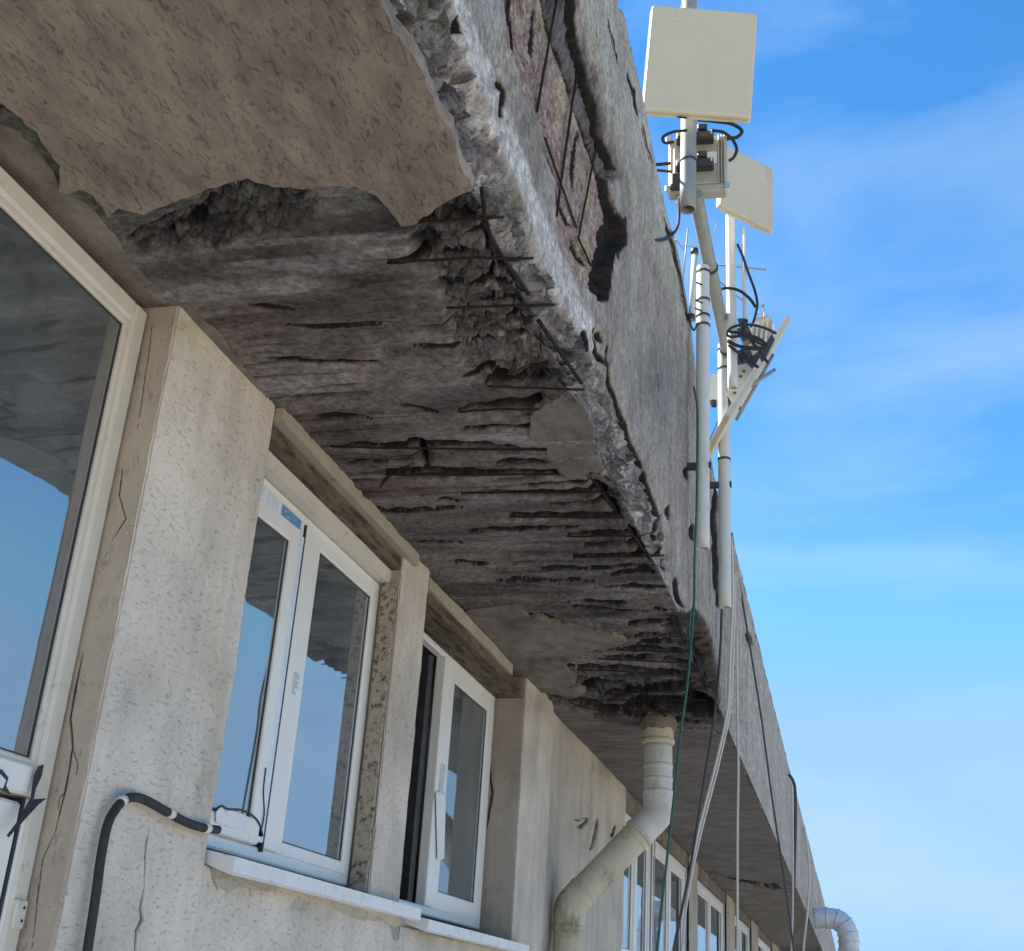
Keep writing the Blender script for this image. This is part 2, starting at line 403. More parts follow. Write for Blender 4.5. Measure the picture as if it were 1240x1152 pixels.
# smooth the corners of the two outlines
ker = np.ones(41)/41.
ex = np.convolve(np.pad(ex, 20, 'edge'), ker, 'valid'); tz = np.convolve(np.pad(tz, 20, 'edge'), ker, 'valid')
tz = tz+.012*(fbm(yy*5, yy*0, yy*0, 4, 3)-.5)*2
us = np.linspace(0, 1, NSOF); uf = np.linspace(0, 1, NFAS)**1.15
XS = -1.03+(ex[:, None]+1.03)*us[None]; ZS = np.ones_like(XS)
XF = np.repeat(ex[:, None], NFAS, 1); ZF = 1+(tz[:, None]-1)*uf[None]
X = np.concatenate([XS, XF[:, 1:]], 1); Z = np.concatenate([ZS, ZF[:, 1:]], 1); Yg = np.repeat(yy[:, None], X.shape[1], 1)
P = np.stack([X, Yg, Z], -1)
PX, PY = topx(P)
onf = np.zeros(X.shape, bool); onf[:, NSOF:] = True
xm, ym, zm = X*S, Yg*S, Z*S                        # metres
edge = np.where(onf, Z-1, ex[:, None]-X)*S         # metres from the arris
# raggedness of everything traced
J1 = (fbm(xm*14, ym*14, zm*14, 4, 11)-.5)*14; J2 = (fbm(xm*14, ym*14, zm*14, 4, 31)-.5)*14
jx, jy = PX+J1, PY+J2
sx, sy = PX+J1*.25, PY+J2*.45

D = np.zeros(X.shape)
base = fbm(xm*3, ym*3, zm*3, 5, 1)-.5
strk = fbm(xm*1.6, ym*26, zm*4, 5, 5)-.5            # cross-wise lamination under the slab
strk2 = fbm(xm*1.1+9, ym*9, zm*3, 4, 6)-.5
fine = fbm(xm*30, ym*30, zm*30, 3, 8)-.5
fas_st = fbm(ym*8+zm*2, zm*2.2, xm, 5, 9)-.5
nf = ~onf
rough_soff = sstep(5.2, 4.4, Yg)
D += base*.012
D += np.where(nf, strk*.022*rough_soff+strk2*.02*rough_soff+fine*.006, fas_st*.012+fine*.003)

# ---- crumbling bands, traced in the photograph and carved into the slab
CH_SOF = [(430, -60), (462, 0), (492, 50), (520, 95), (545, 150), (555, 200), (578, 230), (612, 275), (636, 330), (662, 375), (684, 420), (694, 470), (708, 500), (722, 540), (735, 580), (760, 612), (785, 655), (803, 690), (812, 690), (806, 650), (795, 618), (776, 560), (765, 537), (752, 508), (736, 470), (722, 440), (700, 405), (668, 350), (640, 280), (617, 215), (592, 150), (575, 104), (557, 52), (540, -20), (530, -60)]
ROUGH = [(498, 268), (530, 240), (572, 226), (612, 265), (650, 340), (690, 420), (712, 490), (700, 478), (655, 486), (600, 470), (560, 440), (545, 400), (535, 360), (520, 330), (500, 300)]
RUBBLE = [(150, 292), (185, 268), (235, 252), (262, 228), (285, 214), (320, 216), (360, 228), (382, 240), (372, 262), (340, 285), (300, 282), (262, 300), (215, 302), (175, 302)]
LOWDMG = [(640, 690), (700, 735), (760, 770), (830, 742), (846, 742), (862, 780), (872, 868), (800, 868), (720, 866), (660, 846), (690, 820), (735, 785), (720, 775)]
MIDDMG = [(690, 560), (735, 580), (790, 660), (812, 700), (760, 690), (720, 640), (690, 600)]
EXPOSED = [(606, -60), (616, 30), (624, 70), (640, 110), (655, 150), (668, 190), (676, 225), (672, 262), (682, 300), (700, 338), (722, 356), (730, 345), (737, 320), (741, 285), (744, 250), (736, 218), (722, 186), (712, 150), (697, 100), (680, 50), (664, -10), (650, -60)]
SHELF = [(650, -60), (664, -10), (680, 50), (697, 100), (712, 150), (722, 186), (736, 218), (746, 214), (741, 190), (728, 140), (716, 90), (700, 40), (692, -10), (680, -60)]
HOLE = [(735, 228), (743, 262), (755, 264), (756, 296), (745, 304), (739, 328), (731, 366), (722, 362), (724, 318), (730, 292), (737, 268)]
HOLE2 = [(812, 750), (826, 744), (844, 743), (853, 758), (860, 780), (866, 808), (869, 850), (860, 868), (842, 866), (835, 830), (838, 790), (828, 768)]
RIDGE = [(538, -60), (546, -5), (556, 52), (573, 104), (586, 146), (617, 200), (637, 252), (656, 315), (669, 354), (690, 387), (704, 425), (722, 425), (718, 392), (704, 366), (686, 317), (662, 268), (643, 215), (632, 180), (610, 117), (582, 50), (562, -5), (552, -60)]
UPPER = [(680, -60), (703, 0), (720, 70), (742, 150), (757, 212), (772, 262), (790, 305), (815, 372), (840, 430), (850, 500), (900, 500), (860, 200), (800, -60)]

def pm(poly, soft=3, jit=1.0):
    return sstep(-soft, soft, poly_sd(PX+J1*jit, PY+J2*jit, poly))
m_ch, m_ro, m_ru, m_lo, m_mi = pm(CH_SOF, 5, .6), pm(ROUGH, 8, 1.3), pm(RUBBLE, 5, 1), pm(LOWDMG, 14, 1), pm(MIDDMG, 12, 1)
m_exp, m_shelf, m_hole, m_hole2 = pm(EXPOSED, 2, .5), pm(SHELF, 2, .6), pm(HOLE, 1.5, .8), pm(HOLE2, 2, .6)
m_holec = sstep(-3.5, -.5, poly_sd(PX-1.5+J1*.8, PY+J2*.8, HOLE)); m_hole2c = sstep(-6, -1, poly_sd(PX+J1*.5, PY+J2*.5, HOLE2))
m_ridge, m_up = pm(RIDGE, 4, .5), pm(UPPER, 3, .35)
m_up = m_up*onf; m_exp *= onf

# stones: cell relief, evaluated in the sheet's own unrolled coordinates
uu = np.where(onf, zm-S, xm-ex[:, None]*S)
wx, wy = uu+.03*(fbm(uu*9, ym*9, uu*0, 3, 55)-.5), ym+.03*(fbm(uu*9, ym*9, uu*0, 3, 56)-.5)
act = (m_ch+m_ro+m_ru+m_lo+m_mi+m_hole2) > .01
def cellrel(sc, s):
    out = np.zeros(X.shape); ed = np.ones(X.shape); cv = np.zeros(X.shape)
    f1, e, v, ti = cells(wx[act]*sc, wy[act]*sc*1.35, s); out[act] = ti; ed[act] = e; cv[act] = v
    return out, ed, cv
c1, e1, v1 = cellrel(13, 3); c2, e2, v2 = cellrel(31, 4); c3, e3, v3 = cellrel(75, 5)
crk1 = (1-sstep(.0, .10, e1))*sstep(.35, .55, fbm(wx*8, wy*8, uu*0, 2, 57)); crk2 = 1-sstep(0, .12, e2)
stone = .026*(v1-.2)+.040*c1+.030*crk1+.010*(v2-.3)+.016*c2+.008*crk2+.006*c3+.003*v3+.02*(fbm(wx*20, wy*20, uu*0, 4, 58)-.5)
d_ch = sstep(-2, 26, poly_sd(PX, PY, CH_SOF))
D += m_ch*(.004+stone*.95)+d_ch*np.where(onf, .012, .022)
D += m_ro*(.010+stone*.9)*(1-m_ch)
D += m_ru*(.012+stone*1.35)*(1-m_ch)
D += m_lo*(stone*.35*np.clip((fbm(xm*3, ym*3, zm, 3, 77)-.35)*4, 0, 1))
D += m_mi*(.25*stone)
D += (1-sstep(0, .028, np.abs(edge)))*m_ch*.02
c_sh = fbm((ym-zm*.42)*60, zm*9, xm, 3, 62)-.5
# exposed inner face, shelf, holes
agg = np.zeros(X.shape); a2 = m_exp > .01
if a2.any():
    f1, e, v, _ = cells(ym[a2]*55, zm[a2]*55, 8); agg[a2] = .007*(f1-.4)+.004*(v-.5)
D += m_exp*(.026+agg*1.4+.012*(fbm(ym*7, zm*7, xm, 3, 60)-.5))
D += m_shelf*(.030+.030*(fbm((ym-zm*.42)*34, zm*5, xm, 4, 61)-.5)+.012*c_sh)*(1-m_exp)
D += m_hole*.08*(1-.3*vnoise(ym*20, zm*20, xm))
D += m_hole2*(.11+stone*1.5)
D -= m_ridge*(.006+.02*(fbm(ym*18, zm*18, xm*18, 4, 63)-.5))
D += onf*sstep(2.6, 1.6, Yg)*(1-m_exp)*(fbm(ym*14, zm*5, xm, 4, 64)-.5)*.02
D -= m_up*.012
# corrugated shuttering marks on the far fascia
rib = np.abs(((ym*2.7+.25*np.sin(ym*1.9)) % 1)-.5)*2
D += onf*sstep(4.5, 5.2, Yg)*(.010*sstep(.55, .95, rib)+.012*(vnoise(ym*1.7, zm*.4, xm*0, 4)-.5))

GROOVES = [  # (points, width px, depth m)
 ([(503, 268), (545, 266), (606, 262)], 7, .05), ([(470, 318), (520, 315), (560, 312), (644, 312)], 7, .06),
 ([(540, 372), (590, 374), (600, 370), (668, 368)], 5.5, .05), ([(322, 436), (380, 441), (458, 440)], 3.5, .03),
 ([(612, 391), (640, 384), (664, 388)], 4, .04), ([(588, 467), (640, 470), (702, 471)], 8, .06), ([(555, 500), (600, 495), (650, 492), (664, 503)], 9, .06),
 ([(485, 489), (510, 495), (532, 500)], 3, .02), ([(400, 541), (490, 543), (560, 542), (662, 545)], 5.5, .05), ([(495, 534), (510, 545), (517, 563)], 9, .05),
 ([(468, 575), (520, 573), (600, 575), (684, 573)], 6, .05), ([(558, 597), (640, 598), (744, 595)], 4.5, .04),
 ([(618, 625), (660, 628), (753, 627)], 4.5, .04), ([(688, 650), (730, 651), (778, 648)], 4.5, .04), ([(694, 675), (735, 677), (800, 672)], 4.5, .04),
 ([(688, 729), (762, 730)], 2.5, .025), ([(740, 697), (794, 693)], 3, .03), ([(460, 585), (500, 560)], 2, .01),
 ([(768, 773), (802, 772)], 4, .05), ([(748, 787), (790, 788), (832, 790)], 4.5, .06), ([(726, 798), (780, 800), (836, 803)], 5, .06),
 ([(700, 811), (745, 812), (790, 815), (840, 821)], 6, .06), ([(690, 826), (728, 827), (762, 829)], 4, .05), ([(733, 841), (790, 838), (852, 833)], 5, .06),
 ([(735, 848), (790, 850), (850, 847)], 5, .06), ([(662, 841), (700, 853), (730, 861), (800, 861), (872, 862)], 8, .08), ([(640, 820), (674, 821)], 2.5, .03),
 ([(658, 803), (700, 809)], 2.5, .03), ([(640, 744), (684, 754)], 4, .03), ([(570, 770), (590, 775), (606, 778)], 9, .03),
 ([(696, 837), (716, 832), (730, 840)], 4, .04), ([(752, 866), (800, 872), (860, 876)], 3, .04), ([(800, 760), (830, 762)], 8, .06),
 ([(583, 228), (595, 288), (620, 330), (640, 356)], 10, .06), ([(652, 388), (671, 412)], 8, .06), ([(686, 440), (704, 462)], 7, .05),
 ([(714, 580), (730, 600), (752, 628)], 8, .05), ([(762, 640), (788, 678)], 8, .05), ([(590, 300), (598, 325), (592, 350)], 4, .03),
 ([(560, 290), (585, 286), (612, 300)], 6, .04), ([(560, 352), (590, 344), (625, 350)], 4, .03), ([(618, 404), (648, 420), (690, 424)], 4, .03),
 # along the crust edge on the fascia
 ([(736, 424), (739, 463), (756, 508), (765, 537), (776, 558), (799, 626), (797, 656), (806, 690)], 4, .04),
 ([(717, 398), (722, 425), (733, 442)], 5, .03), ([(725, 402), (728, 414)], 5, .03), ([(735, 418), (738, 440)], 4, .03), ([(706, 400), (712, 425)], 4, .02),
 ([(664, -20), (672, 20), (690, 78), (712, 150), (735, 216), (742, 262)], 4, .04), ([(694, -10), (704, 55), (722, 120), (730, 160), (745, 206)], 5, .05),
 ([(604, 98), (612, 112), (610, 142)], 3, .03), ([(556, 18), (557, 40)], 4, .03), ([(625, 20), (618, 40), (619, 58)], 4, .02), ([(632, 92), (641, 115)], 4.5, .03), ([(629, 64), (630, 78)], 4, .03),
 ([(659, 168), (670, 196), (677, 222)], 5, .03), ([(700, 290), (707, 306), (715, 320)], 5, .04), ([(680, 235), (697, 275)], 3.5, .03),
 ([(707, 155), (703, 190), (700, 225)], 2.5, .015), ([(655, 10), (652, 70)], 2.5, .015),
 ([(730, 20), (739, 50), (745, 82)], 1.4, .01), ([(756, 90), (764, 110), (768, 142)], 2.2, .02), ([(750, 0), (754, 15)], 4, .03),
 ([(800, 262), (812, 300), (822, 345), (832, 400)], 1.8, .02), ([(772, 148), (788, 205)], 1.3, .012),
 ([(868, 590), (866, 625), (868, 660), (869, 700), (870, 735)], 6, .04), ([(811, 612), (810, 628)], 4, .03), ([(831, 566), (832, 580)], 4, .03), ([(819, 700), (822, 722), (828, 735)], 5, .04),
 ([(838, 635), (839, 655)], 4, .03), ([(905, 766), (909, 780)], 8, .03), ([(924, 1045), (930, 1056)], 8, .03),
 ([(556, 520), (640, 519), (690, 522)], 3, .04), ([(600, 560), (660, 559)], 3, .03), ([(640, 585), (712, 584)], 3, .04), ([(660, 611), (748, 611)], 3, .04), ([(560, 640), (640, 641), (700, 638)], 2.5, .03),
 ([(706, 662), (790, 661)], 3, .04), ([(650, 688), (720, 690), (800, 686)], 2.5, .03), ([(600, 700), (660, 703), (720, 704)], 2, .02), ([(720, 712), (810, 710)], 3, .03), ([(540, 680), (600, 683)], 2, .02), ([(430, 615), (500, 618), (560, 614)], 2, .02),
 ([(500, 655), (560, 657)], 2, .02), ([(340, 395), (420, 398), (470, 394)], 2, .015), ([(300, 372), (360, 376)], 2, .015), ([(380, 505), (450, 508)], 2.5, .02), ([(420, 560), (470, 558)], 2, .015), ([(560, 455), (640, 452)], 3, .03), ([(500, 420), (570, 424), (600, 420)], 2.5, .02),
 ([(660, 575), (730, 573)], 3, .03), ([(530, 605), (560, 607)], 3, .02), ([(690, 735), (760, 740), (815, 738)], 2.5, .03), ([(760, 755), (812, 752)], 3, .04), ([(770, 780), (830, 779)], 3, .04), ([(752, 832), (850, 828)], 3.5, .05), ([(770, 855), (858, 855)], 4, .06),
 # far soffit
 ([(800, 1040), (840, 1060), (880, 1066), (950, 1075)], 3, .05), ([(790, 1032), (815, 1040), (830, 1058)], 3, .04), ([(870, 1106), (900, 1104)], 3, .03), ([(850, 1022), (870, 1024)], 2, .02),
 ([(740, 912), (770, 914)], 3, .02), ([(720, 925), (745, 930)], 4, .02), ([(738, 900), (752, 902)], 4, .02)]
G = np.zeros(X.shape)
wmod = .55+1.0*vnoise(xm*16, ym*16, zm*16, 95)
offx = np.where(onf, 1.6, 0.); offy = np.where(onf, 0., 1.6)  # shift carries the painted slot darkness onto the visible far walls
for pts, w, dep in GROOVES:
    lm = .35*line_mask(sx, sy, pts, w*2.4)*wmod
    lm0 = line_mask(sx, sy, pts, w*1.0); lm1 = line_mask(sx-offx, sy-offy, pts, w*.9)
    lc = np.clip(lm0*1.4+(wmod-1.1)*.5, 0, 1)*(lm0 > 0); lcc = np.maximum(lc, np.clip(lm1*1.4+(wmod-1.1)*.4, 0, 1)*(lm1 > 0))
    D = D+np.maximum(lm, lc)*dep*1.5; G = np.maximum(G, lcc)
# thin random laminar splits under the damaged slab
lam = fbm(xm*1.2+3, ym*60, zm, 4, 40); lam2 = fbm(xm*2.2+3, ym*2.2, zm, 3, 41)
split = sstep(.60, .66, lam)*sstep(.45, .6, lam2)*nf*rough_soff
D += split*.014
# irregular voids scattered in the worst zones
pits = sstep(.60, .68, fbm(xm*9, ym*16, zm*9, 4, 44))*np.clip(m_ro+m_ru+m_lo*.6+m_mi*.5+m_ch*.5, 0, 1)
D += pits*.025
# rare spalls on the near fascia
sp = sstep(.70, .76, fbm(ym*7, zm*5, xm, 4, 90))*onf*(1-m_exp)*(1-m_ch)
D += sp*.008

nrm = np.zeros(P.shape); w = np.clip(1-edge/.06, 0, 1)*.5
nrm[..., 2] = np.where(onf, w, 1-w); nrm[..., 0] = np.where(onf, -(1-w), -w)
Pm = P*S; Pm[..., 2] += ZC; Pm = Pm+nrm*D[..., None]

# ---- colours (pigment, stains and growth, traced; shade painted into slots, holes and pits)
def C(r, g_, b_): return np.array([r, g_, b_])
def lay(c, colr, m): return c*(1-m[..., None])+colr*m[..., None]
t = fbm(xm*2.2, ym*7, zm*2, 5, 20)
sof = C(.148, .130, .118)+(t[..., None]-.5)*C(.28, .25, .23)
sof = lay(sof, C(.27, .255, .25), sstep(.54, .72, fbm(xm*2.4+5, ym*20, zm, 5, 21))*.55)
def blob(x, y, rx, ry): return np.exp(-(((PX+J1*2-x)/rx)**2+((PY+J2-y)/ry)**2))
for x, y, rx, ry, a in [(330, 345, 70, 9, .7), (400, 322, 60, 6, .5), (455, 300, 60, 12, .35), (360, 468, 60, 8, .6), (330, 420, 50, 8, .4), (455, 425, 8, 12, .8), (610, 420, 50, 18, .5), (560, 332, 50, 12, .35), (520, 355, 40, 10, .3), (620, 350, 30, 12, .5), (650, 405, 24, 18, .6), (640, 480, 30, 4, .6), (760, 715, 60, 8, .35), (700, 806, 60, 7, .4), (790, 806, 40, 5, .4), (600, 530, 50, 6, .35), (430, 290, 40, 8, .4), (240, 345, 40, 8, .5), (520, 470, 40, 8, .4), (590, 660, 80, 8, .3), (560, 610, 60, 10, .25)]:
    sof = lay(sof, C(.38, .36, .345), np.clip(blob(x, y, rx, ry)*a, 0, 1))
for x, y, rx, ry, a in [(310, 400, 60, 30, .6), (430, 440, 60, 20, .45), (480, 585, 90, 25, .5), (380, 500, 60, 25, .35)]:
    sof = lay(sof, C(.19, .13, .12), np.clip(blob(x, y, rx, ry)*a, 0, 1))
for x, y, rx, ry, a in [(790, 850, 110, 22, .85), (850, 800, 28, 60, .9), (250, 270, 70, 24, .8), (560, 255, 50, 14, .8), (620, 320, 30, 40, .5), (400, 415, 90, 14, .5), (720, 640, 90, 50, .45), (600, 480, 80, 14, .6), (230, 320, 60, 20, .4), (420, 370, 110, 20, .6), (470, 640, 130, 40, .35), (200, 285, 40, 25, .5), (540, 480, 60, 30, .3), (700, 690, 90, 30, .3)]:
    sof = lay(sof, C(.07, .065, .065), np.clip(blob(x, y, rx, ry)*a, 0, 1))
sof = lay(sof, C(.115, .120, .085), np.clip(blob(110, 240, 80, 50)*.8+blob(40, 170, 50, 50)*.7+blob(440, 245, 60, 10)*.5+blob(570, 255, 30, 14)*.7, 0, 1))
t2 = fbm(ym*5, zm*3, xm, 5, 22)
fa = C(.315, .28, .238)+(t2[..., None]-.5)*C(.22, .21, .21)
drip = fbm(ym*12, zm*1.6, xm, 4, 23)
fa = lay(fa, C(.125, .115, .112), sstep(.50, .66, drip)*(.25+.3*sstep(3, 5, Yg)))
fa = lay(fa, C(.34, .325, .315), sstep(.56, .72, fbm(ym*7+3, zm*3, xm, 5, 24))*.6)
fa = lay(fa, C(.14, .13, .13), np.clip(blob(800, 470, 34, 70)*.6, 0, 1))
fa = lay(fa, C(.37, .36, .30)+(t2[..., None]-.5)*C(.3, .3, .26), m_up*.9)
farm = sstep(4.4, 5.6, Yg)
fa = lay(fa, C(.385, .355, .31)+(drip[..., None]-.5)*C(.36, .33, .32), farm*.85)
fa = lay(fa, C(.27, .205, .18)+(fbm(ym*40, zm*40, xm, 3, 25)[..., None]-.5)*C(.34, .32, .30), m_exp)
fa = lay(fa, C(.36, .33, .20), m_exp*sstep(.58, .68, fbm(ym*6, zm*6, xm, 3, 26))*.6)
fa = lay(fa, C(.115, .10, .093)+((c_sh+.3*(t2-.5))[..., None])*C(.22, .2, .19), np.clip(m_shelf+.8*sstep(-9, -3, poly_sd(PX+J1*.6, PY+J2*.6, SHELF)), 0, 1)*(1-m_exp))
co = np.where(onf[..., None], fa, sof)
st = C(.20, .18, .17)+(v1[..., None]-.5)*C(.20, .18, .17)+(v2[..., None]-.5)*C(.13, .12, .11)
st = lay(st, C(.46, .45, .42), sstep(.80, .9, v1)*.7)
dkz = np.clip(blob(790, 850, 120, 26)+blob(850, 800, 30, 66)+blob(250, 275, 80, 26)*.7+blob(560, 258, 50, 16), 0, 1)
st = st*(1-.7*dkz[..., None]*(v2 < .72)[..., None])
st = st*(1-.55*np.clip(crk1+crk2*.6, 0, 1)[..., None])
co = lay(co, st, np.clip(m_ch, 0, 1)*.92); co = lay(co, st*.75, np.clip(m_ro*.8+m_ru*1.0+m_lo*.25+m_mi*.2, 0, .9)*(1-m_ch))
co = lay(co, C(.12, .14, .09), np.clip(blob(620, 250, 20, 20)+blob(540, 20, 30, 30)*.6+blob(300, 245, 20, 20)*.6, 0, 1)*.5)
co = lay(co, C(.52, .50, .47)+(fine[..., None])*C(.5, .5, .48), m_ridge*.85)
co = lay(co, C(.022, .019, .018), np.clip(G*1.1+m_holec*1.2+m_hole2c*.8+split*.8+pits*.85, 0, 1))  # shade inside grooves, holes, splits and pits painted near black
gr = fbm(xm*45, ym*70, zm*45, 3, 99)[..., None]
co = co*(1+(gr-.5)*np.where(onf, 1.0, 1.0)[..., None])
spk = onf*sstep(.68, .74, fbm(ym*55, zm*26, xm*9, 3, 98))*sstep(5, 3, Yg)
co = lay(co, C(.07, .062, .058), spk*.4)
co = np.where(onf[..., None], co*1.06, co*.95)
co = np.clip(co, .012, .8)

a = NSOF
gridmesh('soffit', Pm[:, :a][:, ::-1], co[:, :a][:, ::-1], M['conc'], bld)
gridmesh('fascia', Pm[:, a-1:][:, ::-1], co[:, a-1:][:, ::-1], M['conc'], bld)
del sof, fa, st

# roof body behind the fascia and slab ends
def topat(y): return float(np.interp(y, TY, TZ))
rb = MB()
ysr = [.62, 1.3, 2.15, 2.43, 2.69, 3.16, 3.46, 3.94, 4.78, 5.7, 7, 10.4, 20, 42]
vs_, fs_ = [], []
for y in ysr:
    xe = float(np.interp(y, EY, EX))-.06; tt = topat(y)-.02
    for (x, z) in ((xe, 1.12), (xe, tt), (xe-.14, tt-.01), (xe-.14, 1.5), (-4.5, 1.5), (-4.5, 1.06), (-1.1, 1.06), (-1.1, 1.12)):
        vs_.append(Wd((x, y, z)))
for i in range(len(ysr)-1):
    for k in range(8):
        k2 = (k+1) % 8; fs_.append((i*8+k, i*8+k2, (i+1)*8+k2, (i+1)*8+k))
fs_ += [tuple(range(8)), tuple(range(len(vs_)-8, len(vs_)))]
rb.add(vs_, fs_); rb.build('roof', M['roofing'], bld)
# coping along the parapet top so that the sheet's upper edge is closed
cp = MB(); vs_, fs_ = [], []
sel = list(range(0, NR, 4))
for i in sel:
    p = Pm[i, -1]; q = p.copy(); q[0] -= .26; q[2] -= .01; r_ = q.copy(); r_[2] -= .12
    vs_ += [tuple(p+np.array([0, 0, .001])), tuple(q), tuple(r_)]
for i in range(len(sel)-1): fs_ += [(3*i, 3*i+1, 3*i+4, 3*i+3), (3*i+1, 3*i+2, 3*i+5, 3*i+4)]
cp.add(vs_, fs_); cp.build('coping', M['roofing'], bld)

# ---- plaster coats still hanging on the soffit
def ragged(pts, step=5.0, amp=4.0, seed=0, closed=True):
    out = []; n = len(pts)
    for i in range(n if closed else n-1):
        a_, b_ = np.array(pts[i], float), np.array(pts[(i+1) % n], float); L_ = np.linalg.norm(b_-a_); m_ = max(1, int(L_/step))
        for k in range(m_): out.append(a_+(b_-a_)*k/m_)
    out = np.array(out); z0 = np.zeros(len(out))
    dx = (fbm(out[:, 0]*.09, out[:, 1]*.09, z0+seed, 4, 70)-.5)*amp*2; dy = (fbm(out[:, 0]*.09, out[:, 1]*.09, z0+seed, 4, 71)-.5)*amp*2
    out[:, 0] += dx; out[:, 1] += dy; return [tuple(p) for p in out]
def coat(name, poly, m, thick, lift=0.0, parent=bld):
    """a plaster coat: outline on the soffit plane, given real thickness"""
    import bmesh
    bm = bmesh.new(); lo = [bm.verts.new((x*S, y*S, ZC+S-thick-lift)) for x, y in poly]; hi = [bm.verts.new((x*S, y*S, ZC+S+.03)) for x, y in poly]
    f = bm.faces.new(lo); n = len(lo)
    for i in range(n): bm.faces.new((lo[i], lo[(i+1) % n], hi[(i+1) % n], hi[i]))
    bmesh.ops.triangulate(bm, faces=[f]); bmesh.ops.recalc_face_normals(bm, faces=bm.faces)
    me = bpy.data.meshes.new(name); bm.to_mesh(me); bm.free(); return link(name, me, m, parent)
def sxy(p): q = onz(p, 1.0); return (q[0], q[1])
A_ = [(0, 118), (30, 140), (52, 165), (74, 195), (72, 228), (85, 230), (98, 226), (112, 230), (124, 245), (133, 260), (145, 246), (158, 251), (175, 256), (200, 245), (240, 230), (278, 216), (300, 212), (330, 222), (370, 225), (400, 220), (430, 222), (455, 232), (470, 245), (480, 262), (487, 271), (500, 268), (520, 253), (545, 237), (573, 223), (563, 208), (556, 190), (552, 172), (545, 150), (533, 135), (526, 118), (516, 95), (512, 80), (500, 60), (488, 46), (478, 34), (470, 15), (458, -10)]
pA = [sxy(p) for p in ragged(A_, 4, 3.2, 1, closed=False)]
pA += [(-.47, .62), (-1.01, .62), (-1.01, .8), (-.985, .95)]
coat('plaster_coat', pA, M['plaster_soffit'], .014)['label'] = 'large beige plaster coat with a torn outline'
B_ = [(0, 240), (0, 150), (40, 175), (80, 232), (110, 250), (140, 283), (152, 306), (172, 330), (205, 356), (232, 372), (262, 402), (300, 452), (338, 500), (372, 552), (430, 622), (500, 706), (470, 700), (330, 530), (230, 400), (180, 375)]
pB = [sxy(p) for p in ragged(B_, 5, 2.5, 3)]
coat('plaster_coat', pB, M['plaster_brown'], .006)['label'] = 'narrow brown plaster strip along the wall head'
C_ = [(528, 737), (560, 739), (600, 731), (628, 733), (640, 746), (662, 751), (700, 758), (742, 768), (760, 776), (735, 784), (706, 788), (684, 806), (700, 818), (690, 832), (710, 838), (690, 846), (664, 838), (640, 834), (612, 818), (570, 778)]
hole = [(572, 770), (604, 776)]
coat('plaster_coat', [sxy(p) for p in ragged(C_, 4, 3.5, 5)], M['plaster_brown'], .010)['label'] = 'beige plaster patch beside the second window head'
F_ = [(655, 490), (640, 510), (642, 530), (665, 549), (668, 562), (680, 573), (700, 580), (728, 565), (718, 542), (716, 515), (706, 492), (680, 482)]
coat('plaster_coat', [sxy(p) for p in ragged(F_, 3, 6, 7)], M['plaster_brown'], .004)['label'] = 'small beige plaster remnant near the broken edge'
E_ = [(640, 842), (662, 850), (700, 862), (735, 874), (790, 880), (868, 884)]
pE = [sxy(p) for p in ragged(E_, 4, 3, 9, closed=False)]+[(-.425, 4.95), (-.418, 7), (-.412, 10.2), (-.5, 10.1), (-.6, 10.3), (-.75, 10.1), (-.85, 9.9), (-1.02, 9.2), (-1.02, 6), (-1.02, 4.0)]
coat('plaster_coat', pE, M['plaster_far'], .010)['label'] = 'smooth grey plaster coat beyond the damaged bay'

coat('plaster_coat', [(-.412, 10.6), (-.412, 18.5), (-.6, 18.2), (-1.02, 18.6), (-1.02, 9.9), (-.85, 10.4), (-.6, 10.8)], M['plaster_brown'], .012)
# ---- exposed reinforcement
def rebar(pts3, r=.006, parent=bld, nm='rebar'):
    return MB().tube([Wd(p) for p in pts3], r, 6).build(nm, M['rust'], parent)
for pts in ([(500, 269), (545, 267), (610, 263)], [(468, 319), (560, 313), (646, 313)], [(540, 373), (600, 371), (672, 369)], [(590, 468), (645, 470), (708, 472)], [(555, 499), (600, 496), (655, 496)],
            [(398, 541), (490, 543), (664, 545)], [(466, 575), (600, 575), (690, 574)], [(556, 597), (746, 596)], [(616, 626), (756, 627)], [(686, 650), (780, 649)], [(694, 675), (804, 673)],
            [(746, 787), (834, 790)], [(724, 798), (838, 803)], [(698, 811), (790, 815), (844, 821)], [(730, 841), (855, 834)], [(735, 848), (855, 848)], [(690, 851), (730, 860), (874, 862)]):
    q = spline([onz(p, 1.002) for p in pts], 5); rebar([a_+np.array([0, 0, random.Random(i).uniform(-.001, .001)]) for i, a_ in enumerate(q)], .0042)
for pts in ([(583, 228), (595, 288), (640, 356)], [(652, 388), (704, 464)], [(716, 578), (790, 680)]):
    rebar(spline([onz(p, 1.014) for p in pts], 5), .007)
for a_, b_, r_ in (((619, -30), (613, 30), .010), ((617, 26), (620, 62), .006), ((674, 0), (650, 135), .007), ((698, 92), (680, 215), .007), ((680, 215), (674, 262), .006), ((723, 172), (700, 290), .006), ((700, 288), (716, 322), .006), ((660, 168), (698, 276), .006)):
    def onfas(p, dx):
        x_ = -.44
        for _ in range(12): v_ = onx(p, x_); x_ = float(np.interp(v_[1], EY, EX))+dx
        return v_
    p0, p1 = onfas(a_, -.004), onfas(b_, -.007); n_ = 7
    q = [p0+(p1-p0)*k/n_+np.array([0, .0015*math.sin(k*2.1), .001*math.cos(k*1.7)]) for k in range(n_+1)]
    rebar(q, r_*.8)

